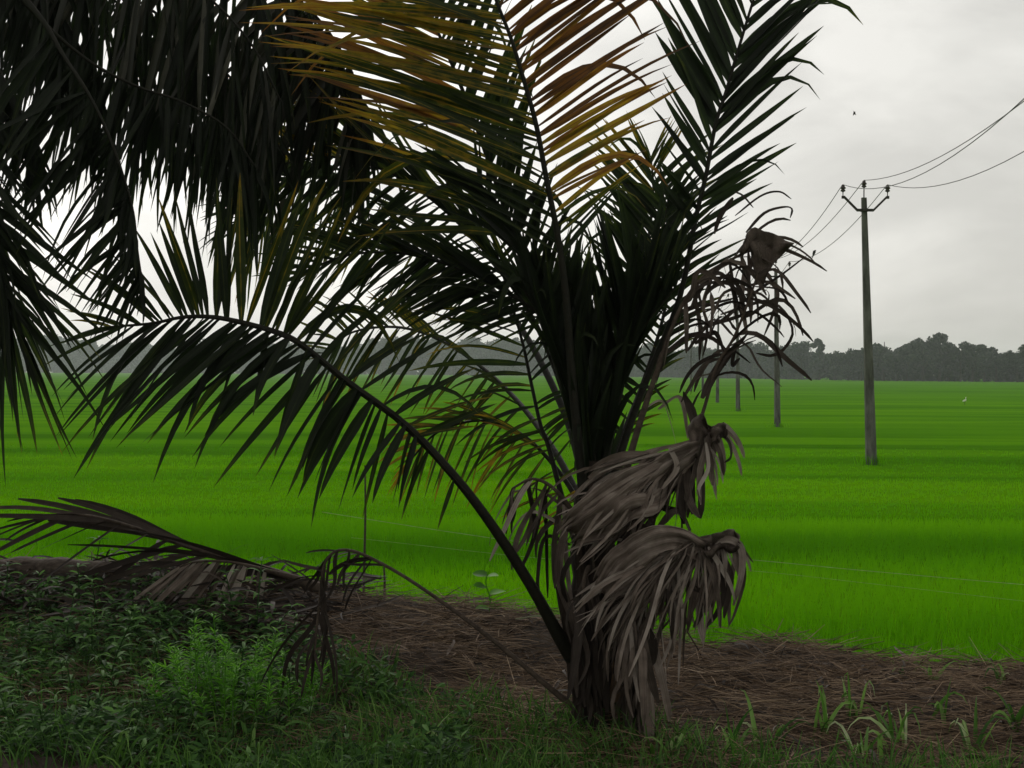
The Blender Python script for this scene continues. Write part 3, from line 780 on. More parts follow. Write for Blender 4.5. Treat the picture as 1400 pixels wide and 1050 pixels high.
# fronds behind, between the middle and the right one
palm.frond([(814, 690, d0 + .3), (838, 560, d0 + .7), (868, 440, d0 + 1.1), (886, 330, d0 + 1.5), (893, 262, d0 + 1.8), (890, 215, d0 + 2.0)],
           [[(.25, 118, 90, .1), (.5, 128, 120, .1), (.8, 135, 120, .3), (1, 110, 60, .3)],
            [(.25, 60, 80, .1), (.5, 48, 100, .12), (.8, 42, 110, .2), (1, 70, 60, .3)]], 34, r0=.022, s0=.2, width=.03, droop=.2)
palm.frond([(818, 700, d0 + .25), (850, 600, d0 + .55), (880, 520, d0 + .8), (905, 440, d0 + 1.0), (920, 360, d0 + 1.15), (925, 290, d0 + 1.3)],
           [[(.2, 150, 70, .1), (.5, 140, 110, .08), (.8, 130, 120, .08), (1, 100, 60, .1)],
            [(.2, 40, 50, .3), (.5, 40, 80, .1), (.8, 45, 90, .1), (1, 70, 50, .1)]], 24, r0=.022, s0=.2, width=.036, droop=.3)
# ---- dead fronds
DK = dict(mat=M_dead, name='dead_frond', leaf='dead_leaflet', indiv=True, prof='torn', wob=.28, seg=9, fold=.12, nrmj=.9, lj=.22)
palm.frond([(842, 700, d0 - .02), (868, 600, d0 - .02), (903, 493, d0), (929, 424, d0), (962, 378, d0 + .02), (1005, 352, d0 + .04), (1042, 335, d0 + .05)],
           [[(.35, 45, 90, .15), (.55, 38, 120, .25), (.75, 25, 110, .3), (1, -5, 90, .4)],
            [(.35, 240, 70, .2), (.6, 265, 80, .3), (.85, 280, 90, .4), (1, 275, 70, .4)]], 17, r0=.02, s0=.3, width=.024, droop=1.9, jit=16, **{**DK, 'wob': .4})
palm.frond([(850, 760, d0 - .1), (905, 690, d0 - .1), (945, 610, d0 - .08), (963, 557, d0 - .06), (980, 500, d0 - .05), (1003, 462, d0 - .05), (1022, 415, d0 - .05), (1036, 375, d0 - .04)],
           [[(.5, 50, 80, .05), (.7, 30, 110, .1), (.85, 20, 120, .12), (1, 30, 90, .2)],
            [(.5, 230, 60, .2), (.7, 150, 70, .2), (.85, 130, 80, .2), (1, 110, 60, .3)]], 13, r0=.016, s0=.45, width=.022, droop=2.3, jit=20, **{**DK, 'wob': .4})
# big bleached frond folded over: mats of stuck leaflets
DK2 = dict(DK); DK2.update(wob=.22, seg=9, lj=.4)
palm.frond([(838, 830, d0 - .15), (868, 735, d0 - .22), (905, 650, d0 - .28), (938, 610, d0 - .3), (966, 590, d0 - .3), (990, 578, d0 - .3)],
           [[(.3, 190, 94, .55), (.5, 205, 129, .62), (.7, 212, 148, .6), (.9, 222, 117, .5), (1, 250, 47, .4)],
            [(.45, 280, 70, .2), (.7, 268, 86, .4), (.9, 272, 74, .7), (1, 300, 55, .8)]], 20, r0=.02, s0=.3, width=.042, droop=.75, jit=18, miss=.3, **DK2)
palm.frond([(838, 920, d0 - .2), (866, 830, d0 - .28), (900, 770, d0 - .33), (940, 742, d0 - .36), (980, 732, d0 - .36), (1008, 735, d0 - .36)],
           [[(.3, 195, 70, .45), (.5, 198, 101, .62), (.7, 206, 125, .65), (.85, 226, 117, .6), (1, 255, 94, .6)],
            [(.4, 275, 101, .3), (.6, 262, 133, .55), (.8, 250, 117, .6), (.93, 268, 70, .5), (1, 300, 40, .5)]], 22, r0=.02, s0=.3, width=.040, droop=.8, jit=18, miss=.3, **DK2)
VK = dict(mat=M_dead, name='dead_frond', prof='torn', wob=.22, seg=8, fold=.1, nrmj=.9, lj=.5)
for dd_, a_ in ((.02, 0), (-.05, 6)):
    palm.frond([(838, 830, d0 - .13), (868, 735, d0 - .2 + dd_), (905, 650, d0 - .27 + dd_), (938, 610, d0 - .3 + dd_), (966, 592, d0 - .3)],
               [[(.3, 192 + a_, 86, .5), (.5, 203 + a_, 133, .7), (.7, 210 + a_, 160, .66), (.9, 220 + a_, 133, .55), (1, 240, 62, .4)],
                [(.3, 225, 70, .3), (.5, 232, 94, .4), (.7, 245, 94, .5), (.9, 262, 78, .6), (1, 285, 62, .7)]], 60, r0=.012, s0=.3, width=.017, droop=.8, jit=16, miss=.25, **VK)
    palm.frond([(838, 920, d0 - .2), (866, 830, d0 - .3 + dd_), (900, 770, d0 - .35 + dd_), (940, 742, d0 - .38 + dd_), (985, 733, d0 - .38)],
               [[(.3, 195 + a_, 70, .5), (.5, 200 + a_, 109, .7), (.7, 208 + a_, 129, .7), (.85, 222 + a_, 129, .6), (1, 250, 109, .6)],
                [(.3, 250, 101, .4), (.5, 250, 133, .6), (.7, 245, 148, .65), (.9, 258, 117, .5), (1, 285, 94, .6)]], 64, r0=.012, s0=.3, width=.017, droop=.75, jit=16, miss=.25, **VK)
palm.frond([(835, 760, d0 - .1), (850, 800, d0 - .34), (868, 850, d0 - .38), (872, 930, d0 - .34), (868, 990, d0 - .3)],
           [[(.1, 255, 101, .3), (.5, 262, 101, .45), (1, 264, 39, .3)], [(.1, 278, 117, .5), (.5, 273, 101, .6), (1, 268, 31, .3)]], 40, r0=.01, s0=.1, width=.022, droop=.4, jit=6, **VK)
palm.frond([(812, 700, d0 - .13), (812, 760, d0 - .2), (812, 850, d0 - .24), (815, 930, d0 - .24), (818, 985, d0 - .25)],
           [[(.05, 262, 101, .05), (.5, 264, 101, .1), (1, 266, 31, .1)], [(.05, 278, 101, .1), (.5, 275, 101, .15), (1, 272, 31, .1)]], 46, r0=.01, s0=.05, width=.026, droop=.3, jit=5, **VK)
# bundle hanging to the ground right of the trunk
palm.frond([(832, 800, d0 - .12), (850, 790, d0 - .25), (872, 812, d0 - .33), (882, 870, d0 - .35), (880, 940, d0 - .33), (868, 1000, d0 - .3)],
           [[(.3, 262, 130, .3), (.6, 262, 130, .35), (.9, 264, 90, .3), (1, 262, 50, .3)],
            [(.3, 280, 150, .5), (.6, 272, 130, .4), (.9, 270, 90, .3), (1, 268, 50, .3)]], 17, r0=.022, s0=.25, width=.05, droop=.4, jit=6, **DK2)
palm.frond([(815, 790, d0 - .1), (806, 776, d0 - .2), (798, 800, d0 - .27), (796, 860, d0 - .28), (800, 930, d0 - .25)],
           [[(.3, 262, 130, .1), (.7, 266, 120, .15), (1, 268, 70, .1)], [(.3, 280, 150, .2), (.7, 276, 130, .15), (1, 272, 80, .1)]], 12, r0=.02, s0=.25, width=.045, droop=.4, jit=6, **DK2)
# russet strips hanging left of the trunk
palm.frond([(806, 770, d0 + .05), (785, 705, d0 + .02), (757, 668, d0), (728, 655, d0), (700, 668, d0)],
           [[(.3, 225, 90, .3), (.6, 240, 110, .5), (.85, 235, 90, .6), (1, 240, 60, .4)], [(.3, 262, 130, .2), (.6, 264, 130, .1), (.85, 262, 100, .2), (1, 260, 60, .2)]], 10, r0=.018, s0=.3, width=.03, droop=.9, jit=12, **DK)
# low dry frond, drooped to the left
palm.frond([(812, 990, d0 - .12), (745, 935, d0 - .15), (680, 880, d0 - .15), (600, 820, d0 - .15), (530, 775, d0 - .12), (475, 752, d0 - .1), (445, 768, d0 - .1), (436, 830, d0 - .08), (430, 890, d0 - .08)],
           [[(.5, 200, 60, .02), (.65, 200, 60, .05), (.78, 215, 50, .05), (.85, 250, 110, .05), (1, 266, 60, .1)],
            [(.5, 235, 60, .02), (.65, 250, 80, .02), (.78, 262, 150, .0), (.85, 268, 140, .0), (1, 272, 50, .1)]], 16, r0=.016, s0=.48, width=.022, droop=.7, jit=17, **DK)
palm.finish()

# crumpled grey sheaths caught on the withered fronds
def sheet(name, top, bot, d, seed, mat, parent, base, depth=.05, nu=15, nv=9, strands=0):
    tp_, bt_ = spline([(x, y, 0) for x, y in top], nu), spline([(x, y, 0) for x, y in bot], nu)
    Vv, D_, A_ = [], [], []
    for i in range(nu):
        for j in range(nv):
            v = j / (nv - 1); u = i / (nu - 1)
            p = tp_[i] * (1 - v) + tp_[i] * 0 + bt_[i] * v
            w_ = noise.noise((u * 4, v * 3, seed)); w2 = noise.noise((u * 9, v * 4, seed + 5))
            if strands:
                w2 += .5 * math.sin(v * 19 + seed); p[:2] += (bt_[i] - tp_[i])[:2] * (.25 * noise.noise((u * 3, v * 14, seed + 2))) * v
                if i == nu - 1: p[:2] += (tp_[i] - tp_[i - 1])[:2] * noise.noise((v * 9, seed, 1)) * 2.2
            Vv.append(P(p[0] + w2 * 3, p[1] + w_ * 4, d + depth * (math.sin(u * 8 + seed + v * 2) * .5 + w_ + .6 * w2)) - base)
            D_.append((u, .5, .62 - .3 * (i == 0)) if strands else (v, .35 + .3 * (w2 + .5), .45)); A_.append(v * strands)
    I_ = np.arange(nu * nv).reshape(nu, nv)
    q_ = np.stack([I_[:-1, :-1], I_[1:, :-1], I_[1:, 1:], I_[:-1, 1:]], -1).reshape(-1, 4)
    me = mesh_np(name, np.array(Vv), q_, np.array(D_))
    if strands:
        for k_, a_ in enumerate(A_): me.attributes['leaf_data'].data[k_].color[3] = a_
    o = link(name, me, mat, parent)
    o.modifiers.new('thick', 'SOLIDIFY').thickness = .005
    return o


sheet('dried_sheath', [(1020, 324), (1029, 311), (1045, 316), (1066, 324), (1086, 333)], [(1027, 343), (1033, 380), (1042, 392), (1056, 362), (1080, 336)], d0, 2.0, M_dead, palm.t, B0)
sheet('dried_sheath', [(1018, 328), (1024, 318), (1034, 322)], [(1011, 346), (1014, 350), (1022, 342)], d0 - .02, 5.0, M_dead, palm.t, B0, .02, 6, 6)
sheet('dried_sheath', [(940, 584), (950, 572), (962, 566), (970, 582), (982, 580), (986, 592)], [(946, 610), (954, 628), (960, 604), (970, 616), (978, 600), (984, 606)], d0 - .32, 7.7, M_dead, palm.t, B0, .09)
sheet('dried_sheath', [(972, 588), (982, 578), (992, 580), (994, 590)], [(974, 606), (984, 600), (992, 598), (994, 596)], d0 - .36, 2.2, M_dead, palm.t, B0, .05, 8, 7)
sheet('dried_sheath', [(955, 744), (968, 733), (985, 728), (1003, 724), (1012, 734)], [(958, 752), (972, 764), (984, 750), (1000, 756), (1011, 748)], d0 - .42, 1.1, M_dead, palm.t, B0, .08)
# leaflets stuck together into streaked mats
sheet('stuck_leaflets', [(958, 603), (925, 612), (890, 627), (845, 648), (805, 676), (768, 712)], [(950, 628), (930, 655), (905, 690), (870, 702), (838, 730), (795, 742)], d0 - .40, 3.9, M_dead, palm.t, B0, .06, 22, 15, 3.5)
sheet('stuck_leaflets', [(968, 742), (930, 722), (890, 722), (852, 738), (828, 762), (812, 792)], [(958, 768), (925, 752), (892, 764), (868, 780), (848, 800), (828, 822)], d0 - .44, 6.1, M_dead, palm.t, B0, .05, 22, 13, 3)
# torn curling single leaflets that stand clear of the rest
def strip(pts, d, wid, age, seg=16):
    c = spline([P(x, y, d + rng.normal(0, .015)) for x, y in pts], seg + 1)
    tg = nrm(np.gradient(c, axis=0)); ref = np.array([rng.normal(0, .4), -1, .3])
    sd = nrm(np.cross(tg, ref)); nn = np.cross(sd, tg)
    a = np.linspace(0, rng.normal(0, 1.2), seg + 1)[:, None]; sd, nn = sd * np.cos(a) + nn * np.sin(a), nn * np.cos(a) - sd * np.sin(a)
    ts = np.linspace(0, 1, seg + 1); hw = (wid * .5 * PROF['torn'](ts))[:, None]
    V_ = np.stack([c - sd * hw + nn * hw * .4, c, c + sd * hw + nn * hw * .4], 1)[None]
    D_ = np.zeros((1, seg + 1, 3, 3)); D_[..., 0] = ts[None, :, None]; D_[..., 1] = rng.random(); D_[..., 2] = age
    link('curled_leaflet', ribbon_mesh('curled_leaflet', V_ - B0, D_), M_dead, palm.t)


for pts, dd, wd, ag in (
        ([(970, 742), (996, 737), (1013, 750), (1014, 785), (1003, 828)], -.43, .040, .6), ([(985, 742), (1008, 748), (1019, 788), (1006, 838), (996, 858)], -.4, .034, .5),
        ([(958, 750), (972, 780), (982, 818), (985, 858)], -.44, .03, .6), ([(955, 752), (962, 795), (974, 850)], -.42, .024, .75), ([(968, 748), (986, 775), (1000, 800), (1006, 824)], -.44, .03, .7),
        ([(975, 745), (990, 790), (984, 830), (965, 858)], -.38, .032, .25), ([(940, 800), (965, 815), (955, 845), (948, 858)], -.36, .03, .2), ([(980, 748), (998, 790), (990, 845)], -.37, .04, .15),
        ([(955, 600), (950, 640), (940, 680), (938, 700)], -.36, .03, .4), ([(965, 605), (968, 640), (955, 668), (958, 690)], -.36, .022, .75), ([(975, 600), (985, 622), (990, 650)], -.36, .024, .6),
        ([(985, 592), (996, 606), (998, 624), (990, 632)], -.36, .03, .15), ([(945, 612), (930, 655), (905, 690), (930, 700), (945, 725)], -.3, .04, .1), ([(915, 612), (925, 640), (905, 668)], -.42, .03, .85),
        ([(950, 590), (945, 560), (935, 535)], -.2, .05, .0), ([(900, 720), (925, 700), (945, 735), (950, 760)], -.36, .04, .1),
        ([(985, 430), (1045, 412), (1070, 424), (1085, 445), (1088, 460)], .04, .020, .3), ([(1035, 414), (1066, 420), (1083, 452), (1072, 476), (1055, 486), (1034, 483)], .04, .022, .2),
        ([(1020, 392), (1050, 386), (1063, 402), (1056, 430), (1044, 460)], .03, .022, .25), ([(985, 440), (1030, 402), (1070, 375), (1104, 349)], .03, .018, .15), ([(945, 420), (962, 388), (982, 374), (1000, 392), (1012, 430)], .0, .03, .35),
        ([(940, 480), (965, 448), (1000, 436), (1030, 426)], 0, .024, .3), ([(960, 545), (980, 505), (1000, 478), (1022, 455)], -.06, .05, .35), ([(950, 470), (975, 455), (985, 470), (992, 500)], -.03, .03, .3),
        ([(975, 430), (990, 400), (1020, 395), (1030, 410), (1012, 425)], .02, .018, .4), ([(930, 440), (965, 418), (1000, 408), (1040, 396), (1052, 402), (1048, 420)], .02, .02, .3), ([(1005, 470), (1000, 500), (1012, 490)], -.05, .03, .15),
        ([(1020, 318), (1045, 292), (1070, 284), (1082, 286), (1080, 298)], .3, .022, .05), ([(1005, 295), (1040, 268), (1065, 262), (1082, 272)], .35, .012, .05), ([(1004, 262), (1016, 268), (1030, 284)], .4, .012, .3),
        ([(1002, 270), (985, 295), (977, 320)], .36, .03, .1), ([(900, 560), (930, 545), (940, 600)], .1, .03, .5), ([(880, 560), (905, 548), (918, 580), (925, 610)], .0, .014, .8),
        ([(780, 700), (735, 668), (700, 672)], 0, .02, .7), ([(772, 720), (730, 700), (705, 720), (690, 760)], -.02, .02, .6), ([(780, 745), (745, 735), (735, 790), (738, 815)], 0, .022, .2),
        ([(778, 700), (764, 780), (780, 840), (790, 880)], -.05, .05, .5), ([(770, 690), (775, 780), (785, 850)], -.03, .03, .7)):
    strip(pts, d0 + dd, wd, ag)
sheet('dried_sheath', [(836, 905), (842, 900), (848, 904)], [(834, 955), (841, 962), (847, 950)], d0 - .27, 3.3, M_straw, palm.t, B0, .02, 5, 7)

# ---- the older palm whose crown overhangs the top left corner
LB = np.array([-4.6, 8.3, 0.0]); LB[2] = float(ground(LB[0], LB[1])) - .05
old = Palm('coconut_palm', 'dark coconut palm whose hanging fronds fill the upper left corner', LB)
crown = P(-190, -260, 7.9)
tpt = spline([LB - np.array([0, 0, .3]), LB * .6 + crown * .4 + np.array([-.25, 0, 0]), crown], 24)
link('trunk', tube_mesh('trunk', tpt - LB, np.interp(np.linspace(0, 1, 24), [0, .1, 1], [.22, .16, .12]) * (1 + .05 * np.sin(np.arange(24) * 2.3)), 12), M_trunk, old.t)
c_ = (-190, -260)
old.frond([(*c_, 7.8), (-70, -120, 7.6), (45, 10, 7.4), (86, 75, 7.35), (120, 127, 7.3), (147, 182, 7.3), (168, 240, 7.3), (182, 291, 7.3), (188, 345, 7.3), (197, 403, 7.3)],
          [[(.25, 232, 170, .03), (.45, 236, 180, .03), (.65, 233, 160, .03), (.85, 226, 130, .05), (1, 240, 60, .05)],
           [(.25, 268, 110, .03), (.45, 262, 95, .03), (.65, 256, 90, .03), (.85, 262, 60, .05), (1, 275, 40, .05)]], 72, r0=.016, s0=.25, width=.030, droop=.5, indiv=True, jit=12, wob=.09, lj=.22)
old.frond([(*c_, 7.9), (-90, -140, 8.0), (30, 0, 8.1), (110, 75, 8.2), (180, 115, 8.25), (250, 140, 8.3), (310, 175, 8.3), (350, 230, 8.3)],
          [[(.2, 255, 150, .02), (.5, 262, 140, .02), (.75, 266, 165, .02), (1, 268, 120, .03)],
           [(.2, 250, 130, .02), (.5, 248, 120, .02), (.75, 258, 150, .02), (1, 272, 120, .03)]], 74, r0=.016, s0=.2, width=.031, droop=.6, indiv=True, jit=12, wob=.09, lj=.22)
old.frond([(*c_, 7.8), (-40, -200, 8.2), (130, -150, 8.5), (270, -95, 8.8), (370, -30, 9.0), (425, 15, 9.1), (462, 62, 9.1), (490, 120, 9.15), (505, 180, 9.15)],
          [[(.3, 215, 190, .05), (.5, 222, 230, .05), (.7, 232, 240, .06), (.85, 245, 200, .05), (1, 262, 110, .03)],
           [(.3, 265, 200, .02), (.5, 268, 230, .02), (.7, 268, 210, .02), (.85, 268, 170, .02), (1, 272, 90, .02)]], 72, r0=.018, s0=.25, width=.045, droop=1.1, jit=13, wob=.09, lj=.22, mats=(M_grey, M_palm))
old.frond([(*c_, 7.7), (-130, -60, 7.5), (-75, 110, 7.35), (-35, 230, 7.3), (-12, 310, 7.3), (0, 370, 7.3), (8, 425, 7.3)],
          [[(.3, 318, 150, .05), (.55, 316, 140, .05), (.75, 314, 150, .05), (.88, 306, 170, .08), (1, 288, 190, .15)],
           [(.3, 250, 150, .05), (.55, 265, 160, .05), (.75, 280, 200, .05), (.88, 275, 210, .1), (1, 268, 210, .2)]], 60, r0=.02, s0=.3, width=.028, droop=.45, jit=11, wob=.09, lj=.22)
old.frond([(*c_, 8.0), (-60, -170, 8.2), (70, -100, 8.35), (180, -60, 8.45), (270, -15, 8.5), (340, 55, 8.5), (385, 140, 8.5)],
          [[(.2, 240, 200, .03), (.5, 248, 220, .04), (.8, 255, 220, .05), (1, 265, 120, .05)],
           [(.2, 262, 210, .03), (.5, 268, 230, .03), (.8, 270, 220, .03), (1, 270, 120, .05)]], 72, r0=.016, s0=.2, width=.033, droop=.8, jit=11, wob=.09, lj=.22, mats=(M_grey, M_palm))
old.frond([(*c_, 7.7), (-130, -110, 7.6), (-60, 0, 7.55), (-5, 90, 7.5), (30, 160, 7.5), (50, 230, 7.5)],
          [[(.3, 255, 140, .03), (.6, 250, 130, .03), (1, 255, 80, .03)], [(.3, 290, 140, .03), (.6, 285, 120, .03), (1, 275, 80, .03)]], 60, r0=.016, s0=.3, width=.030, droop=.5, jit=11, wob=.09, lj=.22)
old.frond([(*c_, 8.2), (-80, -150, 8.5), (60, -60, 8.8), (170, 10, 9.0), (270, 90, 9.1), (340, 180, 9.15), (375, 260, 9.2)],
          [[(.2, 235, 150, .03), (.5, 245, 170, .03), (.8, 255, 160, .04), (1, 265, 90, .05)],
           [(.2, 275, 150, .03), (.5, 272, 170, .03), (.8, 270, 160, .03), (1, 270, 90, .05)]], 76, r0=.015, s0=.2, width=.028, droop=.6, jit=11, wob=.09, lj=.22)
old.frond([(*c_, 7.9), (-120, -190, 8.1), (-40, -110, 8.3), (30, -40, 8.4), (90, 30, 8.45), (130, 110, 8.5)],
          [[(.2, 225, 180, .03), (.6, 235, 170, .03), (1, 250, 90, .03)], [(.2, 285, 180, .03), (.6, 282, 170, .03), (1, 275, 90, .03)]], 66, r0=.015, s0=.2, width=.032, droop=.6, jit=11, wob=.09, lj=.22)
old.frond([(*c_, 8.1), (-70, -160, 8.4), (40, -90, 8.6), (140, -30, 8.7), (230, 30, 8.75), (300, 90, 8.8), (350, 150, 8.8), (390, 215, 8.8)],
          [[(.2, 225, 90, .02), (.5, 240, 85, .02), (.8, 250, 90, .03), (1, 262, 80, .03)], [(.2, 290, 90, .02), (.5, 284, 80, .02), (.8, 278, 90, .02), (1, 272, 80, .03)]], 70, r0=.015, s0=.2, width=.026, droop=.7, jit=16, wob=.15, lj=.3)
old.finish()

# ---- fallen frond and rotten log on the bank top, left
fb = on_ground(425, 815)
fall = Palm('fallen_palm_frond', 'dry brown palm frond lying across the top of the bank at left', fb)
fall.t['category'] = 'fallen frond'
fd = float(fb[1])
FK = {**DK2, 'name': 'stalk', 'wob': .06, 'prof': 'torn', 'lj': .16}
fall.frond([(440, 806, fd), (380, 784, fd), (320, 766, fd - .02), (250, 745, fd), (185, 722, fd), (120, 705, fd), (70, 705, fd + .05)],
           [[(.05, 161, 180, .02), (.3, 163, 240, .05), (.6, 167, 190, .1), (.85, 176, 120, .1), (1, 190, 90, .1)],
            [(.05, 190, 90, .1), (.3, 200, 130, .1), (.6, 200, 170, .05), (.85, 202, 130, .05), (1, 200, 80, .1)]], 20, r0=.03, s0=.05, width=.036, droop=.22, jit=5, miss=.1, **FK)
fall.frond([(400, 790, fd), (350, 776, fd - .1), (310, 768, fd - .15), (270, 768, fd - .2), (245, 775, fd - .2)],
           [[(.2, 250, 110, .6), (.5, 238, 140, .7), (.8, 226, 160, .75), (1, 218, 165, .6)], [(.2, 262, 90, .6), (.6, 232, 145, .8), (1, 224, 165, .6)]], 15, r0=.016, s0=.2, width=.034, droop=.25, jit=4, **FK)
lp = on_ground(0, 800); lp2 = on_ground(190, 800)
pth = spline([lp + np.array([-.5, .1, .03]), lp + np.array([0, .05, .09]), (lp + lp2) / 2 + np.array([0, 0, .10]), lp2 + np.array([0, 0, .06])], 20)
tag(link('rotten_log', tube_mesh('rotten_log', pth, np.interp(np.linspace(0, 1, 20), [0, .5, .9, 1], [.10, .09, .075, .03]) * (1 + .12 * np.sin(np.arange(20) * 1.7)), 10), M_wood), 'rotten greyish brown log lying on the bank top at the left edge', 'log')

n_ = 1500
x = rng.uniform(-4.3, -1.1, n_); u = rng.uniform(-.35, .75, n_); y = crest_y(x) - u
az = rng.normal(0, .8, n_) + np.where(rng.random(n_) < .5, 0, math.pi)
Vb, Db = ribbons(np.stack([x, y, ground(x, y) + rng.random(n_) ** 2 * .12], 1), np.stack([np.cos(az), np.sin(az), rng.normal(.1, .3, n_)], 1), rng.uniform(.15, .5, n_), rng.uniform(.012, .035, n_), rng.uniform(.1, .9, n_),
                 np.stack([rng.normal(0, .5, n_), rng.normal(-.6, .4, n_), np.ones(n_)], 1), rng.uniform(-.1, .3, n_), 5, 'torn', .12, wob=.15)
tag(link('dead_leaf_litter', ribbon_mesh('dead_leaf_litter', Vb, Db), M_dead), kind='stuff')

# ------------------------------------------------------------------ straw on the bank
def scatter(n_, x0, x1, u0, u1):
    x = rng.uniform(x0, x1, n_); y = crest_y(x) - rng.uniform(u0, u1, n_)
    return x, y


n_ = 52000
x, y = scatter(n_, -4.4, 4.6, -.55, 2.3)
z = ground(x, y)
az = rng.normal(0, .75, n_) + np.where(rng.random(n_) < .5, 0, math.pi) - .2
hump = np.array([noise.noise((a_ * 2.2, b_ * 2.2, 4.4)) for a_, b_ in zip(x, y)])
kp = (hump > -.22) | (rng.random(n_) < .35)
x, y, z, az, hump = x[kp], y[kp], z[kp], az[kp], hump[kp]; n_ = len(x)
z = z + rng.random(n_) ** 2 * (.05 + .05 * np.clip(hump, -.5, 1))
d = np.stack([np.cos(az), np.sin(az), rng.normal(.06, .16, n_)], 1)
nn = np.stack([rng.normal(0, .5, n_), -np.ones(n_) * .5, np.ones(n_)], 1)
Vb, Db = blade2(np.stack([x, y, z], 1), d, rng.uniform(.14, .42, n_), rng.uniform(.003, .0065, n_), rng.uniform(-.05, .35, n_), nn, .35 + .25 * hump, 4, 'straw')
tag(link('straw', blade_mesh('straw', Vb, Db), M_straw), kind='stuff')

n_ = 700
x, y = scatter(n_, -1.6, 4.4, -.2, 2.2); az = rng.random(n_) * 6.28
Vb, Db = ribbons(np.stack([x, y, ground(x, y) + rng.uniform(.01, .06, n_)], 1), np.stack([np.cos(az), np.sin(az), rng.normal(.1, .25, n_)], 1), rng.uniform(.06, .22, n_), rng.uniform(.008, .022, n_), rng.uniform(0, 1, n_),
                 np.stack([rng.normal(0, .5, n_), rng.normal(-.5, .4, n_), np.ones(n_)], 1), rng.uniform(-.1, .35, n_), 4, 'torn', .15, wob=.3)
tag(link('dead_leaf_litter', ribbon_mesh('dead_leaf_litter', Vb, Db), M_dead), kind='stuff')

# verge grass along the bottom and thin green shoots on the straw
def veg_mask(x, y):
    u = crest_y(x) - y
    return u


n_ = 26000
x = rng.uniform(-4.2, 4.2, n_); u = rng.uniform(1.0, 3.0, n_); y = crest_y(x) - u
lowlim = np.interp(x, [-4, -1.6, -.9, 0, .6, 1.4, 4], [1.1, 1.2, 1.25, 1.35, 1.65, 1.7, 1.65])
nzv = np.array([noise.noise((a_ * 1.4, b_ * 1.4, 7.7)) for a_, b_ in zip(x, y)])
keep = u > lowlim + nzv * .5
dens = np.interp(x, [-4, -1.2, -.5, .4, .7, 4], [.3, .4, .9, .9, .6, .6])
keep &= rng.random(n_) < dens
x, y = x[keep], y[keep]; n_ = len(x)
az = rng.random(n_) * 6.28; tl = rng.uniform(.1, .8, n_)
d = np.stack([np.cos(az) * tl, np.sin(az) * tl, np.ones(n_)], 1)
nn = np.stack([rng.normal(0, .6, n_), -np.ones(n_), rng.normal(.3, .4, n_)], 1)
Vb, Db = blade2(np.stack([x, y, ground(x, y) - .01], 1), d, rng.uniform(.08, .27, n_), rng.uniform(.005, .011, n_), rng.uniform(.2, 1.6, n_), nn, rng.uniform(.1, .35, n_), 4)
tag(link('verge_grass', blade_mesh('verge_grass', Vb, Db), M_grass), kind='stuff')

# low leafy cover on the left of the bank
n_ = 30000
x = rng.uniform(-4.4, -.2, n_); u = rng.uniform(-.1, 2.8, n_); y = crest_y(x) - u
lim = np.interp(x, [-4.4, -2.6, -2.2, -1.6, -1.1, -.4, -.2], [.35, .3, .25, .5, .9, 1.4, 1.7])
nzv = np.array([noise.noise((a_ * 1.7, b_ * 1.7, 2.7)) + .6 * noise.noise((a_ * 5, b_ * 5, 8.7)) for a_, b_ in zip(x, y)])
keep = (u > lim + nzv * .55) & (nzv + rng.random(n_) * .8 > -.15)
x, y, nzv = x[keep], y[keep], nzv[keep]; n_ = len(x)
hgt = rng.random(n_) ** 1.3 * (.17 + .26 * np.clip(nzv, -.6, 1))
az = rng.random(n_) * 6.28
d = np.stack([np.cos(az), np.sin(az), rng.normal(.35, .35, n_)], 1)
nn = np.stack([rng.normal(0, .5, n_), rng.normal(-.4, .5, n_), np.ones(n_)], 1)
Vb, Db = ribbons(np.stack([x, y, ground(x, y) + hgt], 1), d, rng.uniform(.04, .10, n_), rng.uniform(.012, .032, n_), rng.uniform(.1, .9, n_), nn, rng.uniform(.05, .75, n_), 3, 'leaf', .15)
tag(link('ground_cover', ribbon_mesh('ground_cover', Vb, Db), M_weed), kind='stuff')

# ------------------------------------------------------------------ weeds, each with stem and leaves
LEAVES = []
for k in range(4):
    Vv, Dd = ribbons(np.zeros((1, 3)), np.array([[1, 0, .45]]), .16, .030, .9 + .2 * k, np.array([[0, 0.1 * k, 1]]), .4 + .14 * k, 5, 'leaf', .18)
    me = ribbon_mesh('leaf', Vv, Dd); me.materials.append(M_weed); LEAVES.append(me)


def make_weed(hgt, whorls, seed):
    r = np.random.default_rng(seed)
    lean = r.normal(0, .08, 2)
    sp = spline([(0, 0, -.03), (lean[0] * .4, lean[1] * .4, hgt * .5), (lean[0], lean[1], hgt)], 7)
    items = []
    for k in range(whorls):
        s_ = .3 + .7 * k / (whorls - 1); i = s_ * 6; i0 = min(5, int(i)); p = sp[i0] * (1 - (i - i0)) + sp[i0 + 1] * (i - i0)
        cnt = 3 if k < whorls - 1 else 5
        for j in range(cnt):
            items.append((p, 6.28 * j / cnt + k * 1.1 + r.normal(0, .25), r.uniform(.6, 1.1) * (1.15 - .45 * s_), r.integers(0, 4)))
    me = tube_mesh('stem', sp, np.linspace(.006, .003, 7), 5); me.materials.append(M_weed)
    return me, items


WEEDS = [make_weed(.34, 5, 1), make_weed(.26, 4, 2), make_weed(.42, 6, 3), make_weed(.3, 4, 4)]


def put_weed(p, kind, s_, label, group):
    me, items = WEEDS[kind]
    t = thing('leafy_weed', label, 'weed', p, group, rng.random() * 6.28)
    t.scale = (s_, s_, s_)
    link('stem', me, None, t)
    for q_, a, sc, li in items:
        o = link('leaf', LEAVES[li], None, t, q_); o.rotation_euler = (0, 0, a); o.scale = (sc, sc, sc)


